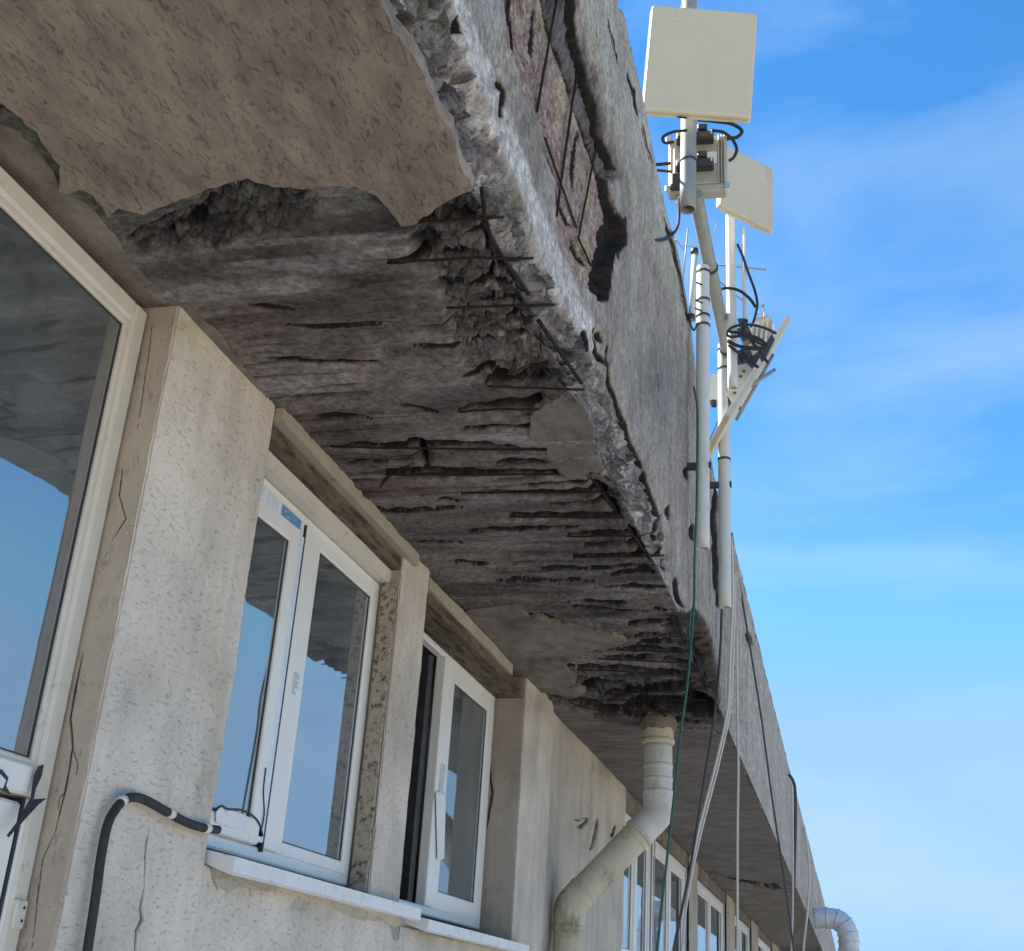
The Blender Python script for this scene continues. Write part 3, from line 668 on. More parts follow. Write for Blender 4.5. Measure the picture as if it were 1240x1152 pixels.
# ---- rendered wall panels with cracks
def wallpanel(name, x, y0, y1, z0, z1, res, cracks, basec, parent=bld, m='wall', stains=(), amp=.006, spalls=()):
    ny = max(3, int((y1-y0)*S/res)); nz_ = max(3, int((z1-z0)*S/res))
    Y_, Z_ = np.meshgrid(np.linspace(y0, y1, ny), np.linspace(z0, z1, nz_), indexing='ij'); X_ = np.full(Y_.shape, x)
    q = np.stack([X_, Y_, Z_], -1); px, py = topx(q); ymm, zmm = Y_*S, Z_*S
    j1 = (fbm(ymm*25, zmm*25, X_, 3, 81)-.5)*7; j2 = (fbm(ymm*25, zmm*25, X_, 3, 82)-.5)*7
    d = (fbm(ymm*4, zmm*4, X_, 4, 83)-.5)*amp*2+(fbm(ymm*22, zmm*22, X_, 3, 84)-.5)*.003
    rag = np.minimum(np.minimum(Y_-y0, y1-Y_), np.minimum(Z_-z0, z1-Z_))*S
    d += np.clip(1-rag/.012, 0, 1)*(.003+.006*vnoise(ymm*30, zmm*30, X_*0))
    cc = np.ones(q.shape)*C(*basec); cc = cc*(1+(fbm(ymm*2.5, zmm*2.5, X_, 4, 85)-.5)[..., None]*.25)
    for (bx, by, rx, ry, a_, cl) in stains:
        cc = lay(cc, C(*cl), np.clip(a_*np.exp(-(((px+j1*3-bx)/rx)**2+((py+j2*3-by)/ry)**2)), 0, 1))
    for poly, dep, cl in spalls:
        mk = sstep(-1.5, 1.5, poly_sd(px+j1*.8, py+j2*.8, poly)); d += mk*dep; cc = lay(cc, C(*cl), mk)
    for pts, w_, dep in cracks:
        lm = line_mask(px+j1*.4, py+j2*.3, pts, w_*1.5); d += lm*dep; cc = lay(cc, C(.03, .025, .02), np.clip(lm*1.4, 0, 1))
    q = q*S; q[..., 2] += ZC; q[..., 0] -= d
    return gridmesh(name, q, np.clip(cc, .02, .85), M[m], parent)
WC = (.63, .575, .495)
wallpanel('pier', -1.0, 1.512, 1.885, -.02, 1.012, .003, [([(182, 1000), (176, 1040), (175, 1075)], 1.0, .006), ([(175, 1075), (170, 1100), (172, 1112), (165, 1128), (163, 1160)], 2.6, .02)], WC,
          stains=[(235, 405, 16, 25, .5, (.55, .52, .28)), (225, 395, 25, 15, .4, (.36, .31, .22)), (262, 820, 8, 90, .4, (.58, .50, .34)), (320, 500, 14, 60, .45, (.62, .55, .44)), (250, 960, 12, 30, .5, (.40, .34, .26))],
          spalls=[([(246, 955), (252, 950), (254, 990), (247, 1000)], .008, (.60, .56, .52))])
wallpanel('wall', -1.0, 1.885, 2.86, -.02, .176, .0042, [([(262, 1042), (330, 1062), (400, 1086)], 3, .02), ([(480, 1100), (488, 1112), (498, 1130)], 2, .01)], WC, stains=[(330, 1075, 80, 10, .45, (.42, .40, .33)), (400, 1110, 60, 16, .35, (.46, .43, .36)), (300, 1110, 10, 40, .3, (.45, .42, .36))],
          spalls=[([(255, 1046), (275, 1048), (283, 1060), (268, 1066), (266, 1078), (260, 1070)], .007, (.34, .33, .30)), ([(292, 1056), (340, 1072), (335, 1080), (300, 1068)], .005, (.44, .44, .37)),
                  ([(360, 1085), (380, 1090), (372, 1104), (352, 1100)], .005, (.5, .49, .44)), ([(478, 1098), (492, 1104), (496, 1124), (486, 1116)], .03, (.2, .18, .16)), ([(470, 1118), (500, 1128), (480, 1140)], .005, (.38, .38, .33)), ([(262, 1048), (300, 1058), (330, 1068), (326, 1078), (290, 1074), (276, 1082), (264, 1070)], .004, (.47, .46, .41)), ([(400, 1090), (450, 1104), (470, 1116), (440, 1114), (404, 1102)], .004, (.46, .46, .40))])
wallpanel('wall', -1.0, 2.86, 4.30, -.02, .150, .006, [], WC, stains=[(500, 1130, 30, 12, .5, (.38, .38, .33)), (560, 1145, 60, 14, .5, (.42, .40, .33))],
          spalls=[([(505, 1112), (560, 1130), (548, 1138), (500, 1122)], .005, (.42, .42, .35)), ([(600, 1140), (640, 1140), (630, 1150)], .005, (.42, .4, .34))])
wallpanel('pier', -1.0, 2.63, 2.832, .176, 1.012, .0045, [([(478, 720), (462, 880), (440, 1070)], 2, .01)], (.57, .515, .44), stains=[(478, 760, 6, 200, .3, (.36, .30, .24)), (490, 900, 10, 100, .2, (.42, .37, .3))])
wallpanel('pier', -1.0, 3.88, 4.30, .150, 1.012, .005, [([(640, 940), (668, 950), (664, 1080)], 0.1, .0)], (.57, .515, .44), stains=[(650, 855, 20, 15, .5, (.30, .26, .20)), (670, 900, 8, 60, .3, (.38, .36, .25))])
wallpanel('wall', -1.022, 4.25, 6.02, -.02, 1.012, .008, [([(724, 992), (720, 1010), (716, 1028)], 5, .03), ([(697, 994), (704, 998), (712, 992)], 6, .03), ([(703, 998), (700, 1000)], 8, .03), ([(745, 1000), (740, 1015)], 3, .01)],
          (.51, .465, .395), stains=[(740, 930, 30, 18, .6, (.22, .18, .14)), (700, 1000, 40, 30, .3, (.40, .33, .27))], amp=.012)
# side faces of the piers (the ones the camera sees face back along the wall)
def reveal(y, x0, x1, z0, z1, res, cracks, basec, stains=(), m='reveal', parent=bld, nm='window_reveal'):
    nx = max(3, int((x1-x0)*S/res)); nz_ = int((z1-z0)*S/res)
    X_, Z_ = np.meshgrid(np.linspace(x0, x1, nx), np.linspace(z0, z1, nz_), indexing='ij'); Y_ = np.full(X_.shape, y)
    q = np.stack([X_, Y_, Z_], -1); px, py = topx(q); xmm, zmm = X_*S, Z_*S
    j1 = (fbm(xmm*25, zmm*12, Y_, 3, 81)-.5)*8
    d = (fbm(xmm*6, zmm*4, Y_, 4, 83)-.5)*.010
    d += np.clip(1-(x1-X_)*S/.012, 0, 1)*.005
    cc = np.ones(q.shape)*C(*basec)*(1+(fbm(xmm*5, zmm*3, Y_, 4, 85)-.5)[..., None]*.3)
    for (bx, by, rx, ry, a_, cl) in stains: cc = lay(cc, C(*cl), np.clip(a_*np.exp(-(((px+j1*2-bx)/rx)**2+((py-by)/ry)**2)), 0, 1))
    for pts, w_, dep in cracks:
        lm = line_mask(px+j1*.25, py, pts, w_*1.5); d += lm*dep*.4; cc = lay(cc, C(.03, .025, .02), np.clip(lm*1.4, 0, 1))
    q = q*S; q[..., 2] += ZC; q[..., 1] += d
    return gridmesh(nm, q, np.clip(cc, .02, .8), M[m], parent)
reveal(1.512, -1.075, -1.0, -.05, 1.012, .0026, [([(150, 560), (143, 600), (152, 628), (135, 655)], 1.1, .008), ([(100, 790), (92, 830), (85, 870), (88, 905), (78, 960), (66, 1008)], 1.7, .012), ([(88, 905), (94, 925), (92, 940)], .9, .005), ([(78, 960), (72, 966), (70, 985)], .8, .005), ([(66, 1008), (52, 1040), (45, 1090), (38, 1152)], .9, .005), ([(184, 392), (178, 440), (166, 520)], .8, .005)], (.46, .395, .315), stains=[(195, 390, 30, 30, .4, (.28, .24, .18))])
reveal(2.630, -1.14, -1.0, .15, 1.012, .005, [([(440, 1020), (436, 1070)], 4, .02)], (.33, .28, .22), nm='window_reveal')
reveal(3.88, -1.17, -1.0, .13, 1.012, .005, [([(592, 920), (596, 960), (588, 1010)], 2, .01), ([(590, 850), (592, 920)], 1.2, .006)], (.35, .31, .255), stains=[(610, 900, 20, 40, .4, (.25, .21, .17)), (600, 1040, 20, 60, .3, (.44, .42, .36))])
# reveals behind the piers, soffit heads and coarse carcass
car = MB()
def cbox(x0, x1, y0, y1, z0, z1): car.box(Wd((x0, y0, z0)), Wd((x1, y1, z1)))
cbox(-1.16, -1.012, 1.525, 1.878, -.3, 1.03)
cbox(-1.16, -1.012, 2.642, 2.826, -.3, 1.03)
cbox(-1.18, -1.012, 3.892, 4.26, -.3, 1.03)
cbox(-1.18, -1.034, 4.26, 6.01, -.3, 1.03)
cbox(-1.16, -1.012, 1.878, 4.0, -3.5, .170)
cbox(-1.16, -1.005, -3, 1.878, -3.5, -.34)
cbox(-1.16, -1.012, 4.0, 42, -3.5, .14)
cbox(-1.16, -1.055, -3, 1.5, 1.0, 1.03)
cbox(-4.5, -1.16, -3, -2.98, -3.5, 1.03); cbox(-4.5, -1.16, 41.98, 42, -3.5, 1.03); cbox(-4.5, -4.48, -3, 42, -3.5, 1.03)
car.build('wall', mat_plain('carcass_render', (.42, .38, .32), .95, .12, 3, bs=.5), bld)
wallpanel('wall', -.998, 1.512, 6, -.6, -.018, .03, [], WC)
rm = MB()
rm.box(Wd((-3.4, -2.9, -.35)), Wd((-1.17, 41, -.34))); rm.build('floor', M['room_dark'], bld)
rm = MB()
for y in (1.68, 2.71, 4.6, 9.2, 16): rm.box(Wd((-3.4, y, -.34)), Wd((-1.17, y+.04, 1.0)))
rm.box(Wd((-3.42, -2.9, -.34)), Wd((-3.40, 41, 1.0))); rm.box(Wd((-3.4, -2.9, 1.0)), Wd((-1.17, 41, 1.012)))
rm.build('partition', M['room'], bld)

# beige cove and dark strip between window heads and soffit
def strip(name, x0, x1, y0, y1, z0, z1, m, bev=.006, wob=.004, parent=bld):
    n_ = max(4, int((y1-y0)*S/.05)); q = []
    vs_, fs_ = [], []
    for i in range(n_+1):
        y = y0+(y1-y0)*i/n_
        rr = [(vnoise(np.array([y*9.]), np.array([k*3.3]), np.array([x0*7]))[0]-.5)*wob for k in range(4)]
        for (x, z), o in zip(((x0, z0), (x1, z0), (x1, z1), (x0, z1)), rr): vs_.append((x*S+o, y*S, z*S+ZC+o))
    for i in range(n_):
        for k in range(4):
            k2 = (k+1) % 4; fs_.append((4*i+k, 4*i+k2, 4*i+4+k2, 4*i+4+k))
    fs_ += [(0, 1, 2, 3), tuple(range(4*n_, 4*n_+4))]
    return MB().add(vs_, fs_).build(name, m, parent)
strip('cove', -1.03, -.985, 1.887, 2.70, .970, 1.0, M['beam'], wob=.008)
strip('lintel_strip', -1.09, -1.004, 1.887, 2.634, .936, .968, M['wood'], wob=.006)
strip('lintel_strip', -1.09, -1.026, 1.887, 2.630, .902, .934, M['pvc_old'])
strip('lintel_strip', -1.13, -1.010, 2.70, 2.84, .965, 1.01, M['beam'])
strip('lintel_strip', -1.15, -1.006, 2.836, 3.885, .925, .955, M['wood'])
strip('cove', -1.13, -1.000, 2.836, 3.70, .957, .99, M['beam'], wob=.008)
strip('edge_strip', -1.042, -1.006, 2.619, 2.6292, .205, .9, M['rusty_strip'], wob=.003)

# ------------------------------------------------------------------ windows (parts of the building)
def bar(mb, x0, x1, y0, y1, z0, z1, bev=.006): mb.box(Wd((x0, y0, z0)), Wd((x1, y1, z1)), bev)
def frame4(mb, xb, xf, y0, y1, z0, z1, w_, bev=.006):
    e = .0004
    bar(mb, xb, xf, y0, y0+w_, z0, z1, bev); bar(mb, xb, xf, y1-w_, y1, z0, z1, bev)
    bar(mb, xb+e, xf-e, y0+w_-.001, y1-w_+.001, z0, z0+w_, bev); bar(mb, xb+e, xf-e, y0+w_-.001, y1-w_+.001, z1-w_, z1, bev)
def at_pivot(o, pivot, ang):
    """swing a sash about a vertical hinge line"""
    pv = Vector(pivot); Mr = Matrix.Translation(pv) @ Matrix.Rotation(ang, 4, 'Z') @ Matrix.Translation(-pv)
    o.data.transform(Mr)
def sash(parent, xb, xf, y0, y1, z0, z1, w_, mt='pvc', swing=None, gl='glass', nm='sash', tilt=0.0):
    ps = []
    mb = MB(); frame4(mb, xb, xf, y0, y1, z0, z1, w_, .005); s_ = mb.build(nm, M[mt], parent); ps.append(s_)
    mb = MB(); e = .004; frame4(mb, xb+.004, xf-.006, y0+w_-.001, y1-w_+.001, z0+w_-.001, z1-w_+.001, e, 0); g_ = mb.build('gasket', M['gasket'], parent); ps.append(g_)
    xg = (xf-.0075)
    mb = MB(); mb.box(Wd((xg-.002, y0+w_-.001, z0+w_-.001)), Wd((xg, y1-w_+.001, z1-w_+.001)), 0, (Matrix.Translation(Wd((xg, 0, z0+w_))) @ Matrix.Rotation(-tilt, 4, 'Y') @ Matrix.Translation(-Vector(Wd((xg, 0, z0+w_))))) if tilt else None); p_ = mb.build('pane', M[gl], parent); ps.append(p_)
    if swing:
        for o in ps: at_pivot(o, Wd((swing[0], swing[1], 0)), swing[2])
    return ps
def window_part(x, y0, y1, z0, z1):
    mb = MB(); frame4(mb, x-.03, x, y0, y1, z0, z1, .024, .007)
    o = mb.build('window', M['pvc'], bld); return o

# near window / balcony door
wn = MB(); frame4(wn, -1.085, -1.05, -.3, 1.508, -.335, .985, .036, .010); bar(wn, -1.083, -1.052, .0, .05, -.3, .94)
wn = wn.build('window', M['pvc_old'], bld); wn['label'] = 'tall near window with a lower door panel'
sash(wn, -1.082, -1.056, .05, 1.474, .252, .951, .012, 'pvc_old')
mb = MB(); bar(mb, -1.084, -1.046, .05, 1.470, .214, .254, .008); mb.build('transom', M['pvc'], wn)
mb = MB(); bar(mb, -1.082, -1.056, .05, 1.460, -.30, .206, .008); mb.build('door_panel', M['pvc'], wn)
mb = MB(); bar(mb, -1.084, -1.0560, 1.4605, 1.4655, -.30, .212, 0); mb.build('gasket', M['gasket'], wn)
mb = MB(); bar(mb, -1.082, -1.054, 1.466, 1.4725, -.30, .212, .002); mb.build('door_stile', M['pvc'], wn)
p_ = onx((22, 1107), -1.048)
mb = MB(); bar(mb, -1.052, -1.044, p_[1]-.012, p_[1]+.012, p_[2]-.018, p_[2]+.018, .004); hg = mb.build('hinge', M['pvc_old'], wn)
for dz in (-.008, .008): MB().tube([Wd((-1.0445, p_[1]+.004, p_[2]+dz)), Wd((-1.0425, p_[1]+.004, p_[2]+dz))], .004, 8).build('screw', M['gasket'], wn)
def flake(pts, x, th=.004, curl=.0):
    """thin torn sheet with real thickness standing on the plane x"""
    q = [onx(p, x) for p in pts]; n = len(q)
    a_ = [Wd((v[0]+curl*math.sin(i*1.3), v[1], v[2])) for i, v in enumerate(q)]; b_ = [(v[0]-th, v[1], v[2]) for v in a_]
    return MB().add(a_+b_, [tuple(range(n)), tuple(range(n, 2*n))[::-1]]+[(i, (i+1) % n, n+(i+1) % n, n+i) for i in range(n)])
flake([(47, 928), (52, 926), (50, 940), (44, 956), (42, 968), (56, 967), (46, 974), (34, 988), (12, 1014), (10, 1012), (22, 994), (34, 972), (38, 966), (43, 940)], -1.038, .003, .0015).build('torn_tape', M['tape'], wn)
flake([(-10, 930), (2, 932), (10, 942), (8, 952), (14, 962), (4, 958), (-10, 950)], -1.040, .003, .001).build('torn_tape', M['tape'], wn)
flake([(-12, 936), (0, 938), (7, 945), (4, 955), (-12, 948)], -1.037, .003, .001).build('sticker', M['film'], wn)

# first double window
w1 = window_part(-1.05, 1.89, 2.628, .214, .900); w1['label'] = 'first double window beside the black conduit'
mb = MB(); bar(mb, -1.078, -1.045, 2.178, 2.240, .236, .880, .006); mb.build('mullion', M['pvc'], w1)
sash(w1, -1.076, -1.048, 2.240, 2.606, .234, .880, .026)
sash(w1, -1.074, -1.046, 1.905, 2.140, .238, .852, .036, 'pvc', (-1.06, 1.905, math.radians(-2.0)))
mb = MB(); bar(mb, -1.070, -1.0440, 1.900, 2.165, .840, .880, .004); f_ = mb.build('protective_film', M['film'], w1)
mb = MB(); bar(mb, -1.070, -1.0425, 2.055, 2.145, .848, .875, .002); mb.build('printed_label', M['film_blue'], w1)
mb = MB(); bar(mb, -1.066, -1.0400, 2.118, 2.164, .245, .845, .003); mb.build('protective_film', M['film'], w1)
mb = MB(); bar(mb, -1.060, -1.0435, 2.170, 2.1765, .23, .875, 0); mb.build('gasket', M['gasket'], w1)
hp = onx((358, 828), -1.042)
mb = MB(); bar(mb, -1.0455, -1.040, hp[1]-.005, hp[1]+.005, hp[2]-.022, hp[2]+.022, .002); bar(mb, -1.040, -1.035, hp[1]-.004, hp[1]+.003, hp[2]-.010, hp[2]+.002, .002); bar(mb, -1.040, -1.037, hp[1]-.004, hp[1]+.004, hp[2]+.010, hp[2]+.018, .002)
mb.build('latch', M['bright'], w1)
flake([(262, 976), (290, 984), (306, 992), (316, 1004), (318, 1014), (290, 1006), (262, 996)], -1.040, .003).build('torn_film', M['zinc'], w1)
cp_ = spline([onx(p, -1.037) for p in [(261, 982), (268, 976), (276, 980), (292, 981), (306, 988), (314, 998), (318, 1012)]], 5)
MB().tube([Wd(p) for p in cp_], .004, 6).build('loose_gasket', M['gasket'], w1)
MB().tube([Wd(p) for p in spline([onx(p, -1.037) for p in [(316, 1008), (320, 985), (319, 958), (322, 930)]], 4)], .003, 6).build('loose_gasket', M['gasket'], w1)

# second double window: left sash swung inwards
w2 = window_part(-1.100, 2.96, 3.872, .205, .935); w2['label'] = 'second double window with its left sash swung open'
mb = MB(); bar(mb, -1.128, -1.097, 3.315, 3.375, .228, .912, .006); mb.build('mullion', M['pvc'], w2)
sash(w2, -1.126, -1.100, 3.375, 3.850, .226, .914, .05, gl='glass_inner')
sash(w2, -1.126, -1.100, 2.985, 3.310, .228, .912, .030, 'dark_metal_sash_shade', (-1.13, 3.310, math.radians(-100)), gl='glass_inner')  # open leaf coloured dark to stand for the shade inside the room
mb = MB(); bar(mb, -1.093, -1.0875, 3.350, 3.364, .53, .60, .003); bar(mb, -1.0975, -1.092, 3.348, 3.375, .522, .612, .003); mb.build('handle', M['bright'], w2)
flake([(528, 960), (540, 958), (538, 1040), (530, 1042)], -1.0915, .002).build('protective_film', M['zinc'], w2)
mb = MB(); mb.tube([Wd(ony((525, 790), 3.62)), Wd(ony((509, 1100), 3.62))], .05, 10); mb.build('curtain_pole', M['inner_grey'], w2)

# sills
for (y0, y1, x1, z, tilt, nb) in ((1.893, 2.86, -.955, .178, .0, 5), (2.92, 3.93, -.955, .158, 0, 4)):
    mb = MB(); n_ = nb
    vs_ = [Wd((-1.06, y0, z+.032)), Wd((-1.06, y1, z+.030)), Wd((x1, y0, z+.014)), Wd((x1, y1, z+.012)), Wd((x1, y0, z-.010)), Wd((x1, y1, z-.012)), Wd((x1-.006, y0, z-.014)), Wd((x1-.006, y1, z-.016)), Wd((-1.06, y0, z+.018)), Wd((-1.06, y1, z+.016))]
    mb.add(vs_, [(0, 1, 3, 2), (2, 3, 5, 4), (4, 5, 7, 6), (6, 7, 9, 8), (0, 2, 4, 6, 8), (1, 9, 7, 5, 3), (0, 8, 9, 1)])
    o = mb.build('window_sill', M['zinc'], w1 if nb == 5 else w2)
    for k in range(1, n_): yk = y0+(y1-y0)*k/n_; MB().box(Wd((x1-.001, yk-.0015, z-.010)), Wd((x1+.0012, yk+.0015, z+.013))).build('sill_seam', M['zinc'], w1 if nb == 5 else w2)

# far windows
far = [(6.03, 7.05, .86), (7.10, 8.60, .86), (9.10, 11.3, .86), (12.1, 14.2, .86), (15.2, 18, .86), (19.5, 23, .86), (25, 30, .86)]
prev = 6.02
for i, (y0, y1, zt) in enumerate(far):
    mb = MB(); frame4(mb, -1.09, -1.05, y0, y1, .20, .91, .05, .006)
    o = mb.build('window', M['pvc'], bld)
    mb = MB(); ym_ = (y0+y1)/2; bar(mb, -1.085, -1.047, ym_-.03, ym_+.03, .245, .865); mb.build('mullion', M['pvc'], o)
    for (a_, b_) in ((y0+.05, ym_-.03), (ym_+.03, y1-.05)): sash(o, -1.083, -1.058, a_, b_, .25, .86, .035)
    if y0-prev > .3: wallpanel('pier', -1.02, prev, y0, .13, 1.012, .03, [], (.42, .38, .32))
    else: wallpanel('pier', -1.03, prev, y0, .13, 1.012, .03, [], (.42, .38, .32))
    mb = MB(); mb.box(Wd((-1.10, y0, .912)), Wd((-1.03, y1, 1.02))); mb.build('lintel', M['plaster_brown'], bld)
    mb = MB(); mb.box(Wd((-1.09, y0, .17)), Wd((-.98, y1, .20)), .004); mb.build('window_sill', M['zinc'], o)
    prev = y1
wallpanel('pier', -1.02, prev, 42, .13, 1.012, .08, [], (.42, .38, .32))
car = MB(); car.box(Wd((-1.16, 30, .12)), Wd((-1.04, 42, 1.03))); 
for i in range(len(far)-1):
    if far[i+1][0]-far[i][1] > .1: car.box(Wd((-1.16, far[i][1]+.01, .12)), Wd((-1.04, far[i+1][0]-.01, 1.03)))
car.build('wall', M['room'], bld)

# ceiling lamp inside the near room, seen through the glass
lamp = empty('ceiling_lamp', Wd((-1.75, 1.45, .9)), 'long boxy pale ceiling lamp housing seen through the near window glass', 'lamp')
lq = onx((30, 390), -1.30)
mb = MB(); mb.box(Wd((-1.40, lq[1]-.25, lq[2]-.02)), Wd((-1.24, lq[1]+.06, lq[2]+.07)), .02); mb.build('lamp_housing', M['pvc'], lamp)
mb = MB(); mb.box(Wd((-1.385, lq[1]-.235, lq[2]-.03)), Wd((-1.255, lq[1]+.045, lq[2]-.018)), .01); mb.build('diffuser', M['pvc'], lamp)

# ------------------------------------------------------------------ black conduit on the pier
cdn = empty('conduit', Wd(onx((150, 970), -.99)), 'thick black conduit bending over the first pier and entering the sill corner', 'conduit')
pts = [(96, 1230), (104, 1165), (116, 1085), (122, 1040), (130, 1000), (140, 980), (152, 968), (166, 966), (182, 972), (205, 985), (228, 997), (248, 1003), (264, 1005)]
MB().tube([Wd(p) for p in spline([onx(p, -.985) for p in pts], 6)], .0135, 12).build('tube', M['cable'], cdn)
for p in ((148, 970), (206, 985), (250, 1003)):
    dd = {148: (10, -8), 206: (12, 6), 250: (12, 3)}[p[0]]; a_ = np.array(Wd(onx((p[0]-dd[0]*.22, p[1]-dd[1]*.22), -.985))); b_ = np.array(Wd(onx((p[0]+dd[0]*.22, p[1]+dd[1]*.22), -.985)))
    mb = MB(); mb.tube([a_, b_], .0155, 14); mb.build('clip', M['panel_back'], cdn)

# ------------------------------------------------------------------ drainpipe
dr = empty('drainpipe', Wd(ony((796, 880), 4.62)), 'fat cream drainpipe dropping from the canopy and bending back to the wall', 'drainpipe')
c0, c1_, c2_, c3_ = ony((797, 868), 4.60), ony((797, 985), 4.60), ony((690, 1097), 4.50), ony((683, 1180), 4.50)
c3_ = np.array([c2_[0], c2_[1], -.2])
rr = .056*S
def seg(a_, b_, r, nm, m, rings=()):
    a_, b_ = np.array(Wd(a_)), np.array(Wd(b_)); n_ = 14; q = [a_+(b_-a_)*k/n_ for k in range(n_+1)]
    mb = MB(); mb.tube(q, [r]*(n_+1), 28)
    ax = (b_-a_)/np.linalg.norm(b_-a_)
    for t_, dr_, ln in rings:
        p0 = a_+(b_-a_)*t_; mb.tube([p0-ax*ln, p0-ax*ln*.6, p0+ax*ln*.6, p0+ax*ln], [r*1.002, r+dr_, r+dr_, r*1.002], 28)
    return mb.build(nm, m, dr)
lr = lambda a_, b_, t_: a_+(b_-a_)*t_
seg(lr(c0, c1_, -.22), lr(c0, c1_, .30), rr*1.02, 'socket', M['drain'], [(.93, .008, .02), (.40, .012, .03)])
seg(lr(c0, c1_, .30), lr(c0, c1_, .80), rr*.93, 'pipe_section', M['drain_white'], [(.45, .004, .02), (.72, .004, .015), (.98, .01, .02)])
q1 = spline([lr(c0, c1_, .78), lr(c0, c1_, .93), lr(c1_, c2_, .04)*.5+c1_*.5, lr(c1_, c2_, .17), lr(c1_, c2_, .22)], 5)
MB().tube([Wd(p) for p in q1], [rr*.99]*len(q1), 28).build('elbow', M['drain_white'], dr)
seg(lr(c1_, c2_, .18), lr(c1_, c2_, .90), rr*.96, 'pipe_section', M['drain'], [(.06, .010, .018), (.14, .006, .012), (.93, .008, .02)])
q2 = spline([lr(c1_, c2_, .85), lr(c1_, c2_, .96), lr(c2_, c3_, .02), lr(c2_, c3_, .10), lr(c2_, c3_, .14)], 5)
MB().tube([Wd(p) for p in q2], [rr*1.0]*len(q2), 28).build('elbow', M['drain'], dr)
seg(lr(c2_, c3_, .12), lr(c2_, c3_, 1.0), rr*.97, 'pipe_section', M['drain'], [(.02, .010, .02)])
seg(np.array([c2_[0], c2_[1], -.2]), np.array([c2_[0], c2_[1], -3.4]), rr*.96, 'pipe_section', M['drain'])

for t_ in (.62,):
    c_ = lr(c2_, c3_, t_); p_ = np.array(Wd(c_)); MB().tube([p_-np.array([0, 0, .018]), p_+np.array([0, 0, .018])], rr*1.03, 28).build('clamp', M['dark_metal_sash_shade'], dr)
cm = MB(); pc = np.array(Wd((c0[0], c0[1], .995))); cm.tube([pc+np.array([0, 0, -.035]), pc+np.array([0, 0, -.012]), pc+np.array([0, 0, .03]), pc+np.array([0, 0, .08])], [rr*1.06, rr*1.22, rr*1.35, rr*1.35], 40)
cv = cm.build('mortar_collar', M['plaster_brown'], dr)
rg = random.Random(4)
for v_ in cv.data.vertices: v_.co.x += rg.uniform(-.008, .008); v_.co.y += rg.uniform(-.008, .008); v_.co.z += rg.uniform(-.012, .012)
# ------------------------------------------------------------------ poles
def pole(name, label, a_, b_, r, m, bands=(), capm=None, open_end=True):
    e = empty(name, Wd(b_), label, 'pole', 'antenna poles on the canopy edge')
    mb = MB(); n_ = 12; A0, B0 = np.array(Wd(a_)), np.array(Wd(b_))
    mb.tube([A0+(B0-A0)*k/n_ for k in range(n_+1)], r, 24, cap=False)
    ax = (B0-A0)/np.linalg.norm(B0-A0)
    mb.tube([B0, B0-ax*.25], r*.82, 20, cap=False); mb.tube([B0, B0+ax*.0001], [r, r*.82], 24, cap=False)
    mb.tube([B0-ax*.20, B0-ax*.24], r*.81, 20); mb.tube([A0, A0+ax*.02], r*.99, 24)
    mb.build('tube', m, e)
    for t_ in bands:
        p0 = A0+(B0-A0)*t_; MB().tube([p0-ax*.008, p0+ax*.008], r+.004, 20).build('band', M['dark_metal_sash_shade'], e)
    return e
def P3(p, x=None, y=None): return onx(p, x) if x is not None else ony(p, y)
a0 = P3((852, 328), x=-.365); b0 = P3((850, 662), x=-.365); b0 = np.array([a0[0], (a0[1]+b0[1])/2, b0[2]]); a0 = np.array([b0[0], b0[1], a0[2]])
pole('antenna_pole', 'white vertical pole strapped to the fascia front, left of the two lower poles', a0, b0, .041, M['pole_white'], (.02, .13, .19, .225))
a1 = P3((878, 428), x=-.36); b1 = P3((876, 736), x=-.36); yb = (a1[1]+b1[1])/2; a1 = np.array([a1[0], yb, a1[2]]); b1 = np.array([a1[0], yb, P3((876, 736), y=yb)[2]])
pole('antenna_pole', 'rust stained vertical pole on the fascia, right of the two lower poles', a1, b1, .042, M['pole_white'], (.02, .10, .46))
# brackets that hold both poles to the concrete
for nm, q, x in (('pole_bracket', P3((858, 588), y=a1[1]), a1[0]),):
    mb = MB(); mb.box((S*x-.14, S*q[1]-.02, S*q[2]+ZC-.02), (S*x+.05, S*q[1]+.02, S*q[2]+ZC+.02), .004); o = mb.build('pole_bracket', M['dark_metal_sash_shade']); tag(o, 'dark steel bracket tying the right lower pole to the fascia top', 'bracket')
mb = MB(); q = b0; mb.box((S*q[0]-.12, S*q[1]-.02, S*q[2]+ZC+.5), (S*q[0]+.05, S*q[1]+.02, S*q[2]+ZC+.54), .004); tag(mb.build('pole_bracket', M['dark_metal_sash_shade']), 'dark steel bracket holding the left lower pole against the fascia', 'bracket')

# raised pole with panel and radio box
yp = 3.06
pa = P3((838, -60), y=yp); pb = P3((833, 254), y=yp); pa = np.array([pb[0], yp, pa[2]])
pole('antenna_pole', 'uppermost grey pole behind the big square panel, open at its lower end', pa, pb, .049, M['galv'], (.62, .83))
# slanting arm
q0 = P3((842, 235), y=yp+.06); q1_ = P3((881, 428), y=a1[1]-.02)
arm = empty('slanting_pole', Wd(q1_), 'greenish grey slanting pole joining the raised pole to the right lower pole', 'pole')
MB().tube([Wd(q0+(q1_-q0)*k/10) for k in range(11)], .045, 24).build('tube', M['galv'], arm)
for t_ in (.42, .97):
    c_ = np.array(Wd(q0+(q1_-q0)*t_)); ax = np.array(Wd(q1_))-np.array(Wd(q0)); ax /= np.linalg.norm(ax)
    MB().tube([c_-ax*.012, c_+ax*.012], .052, 20).build('clamp', M['dark_metal_sash_shade'], arm)

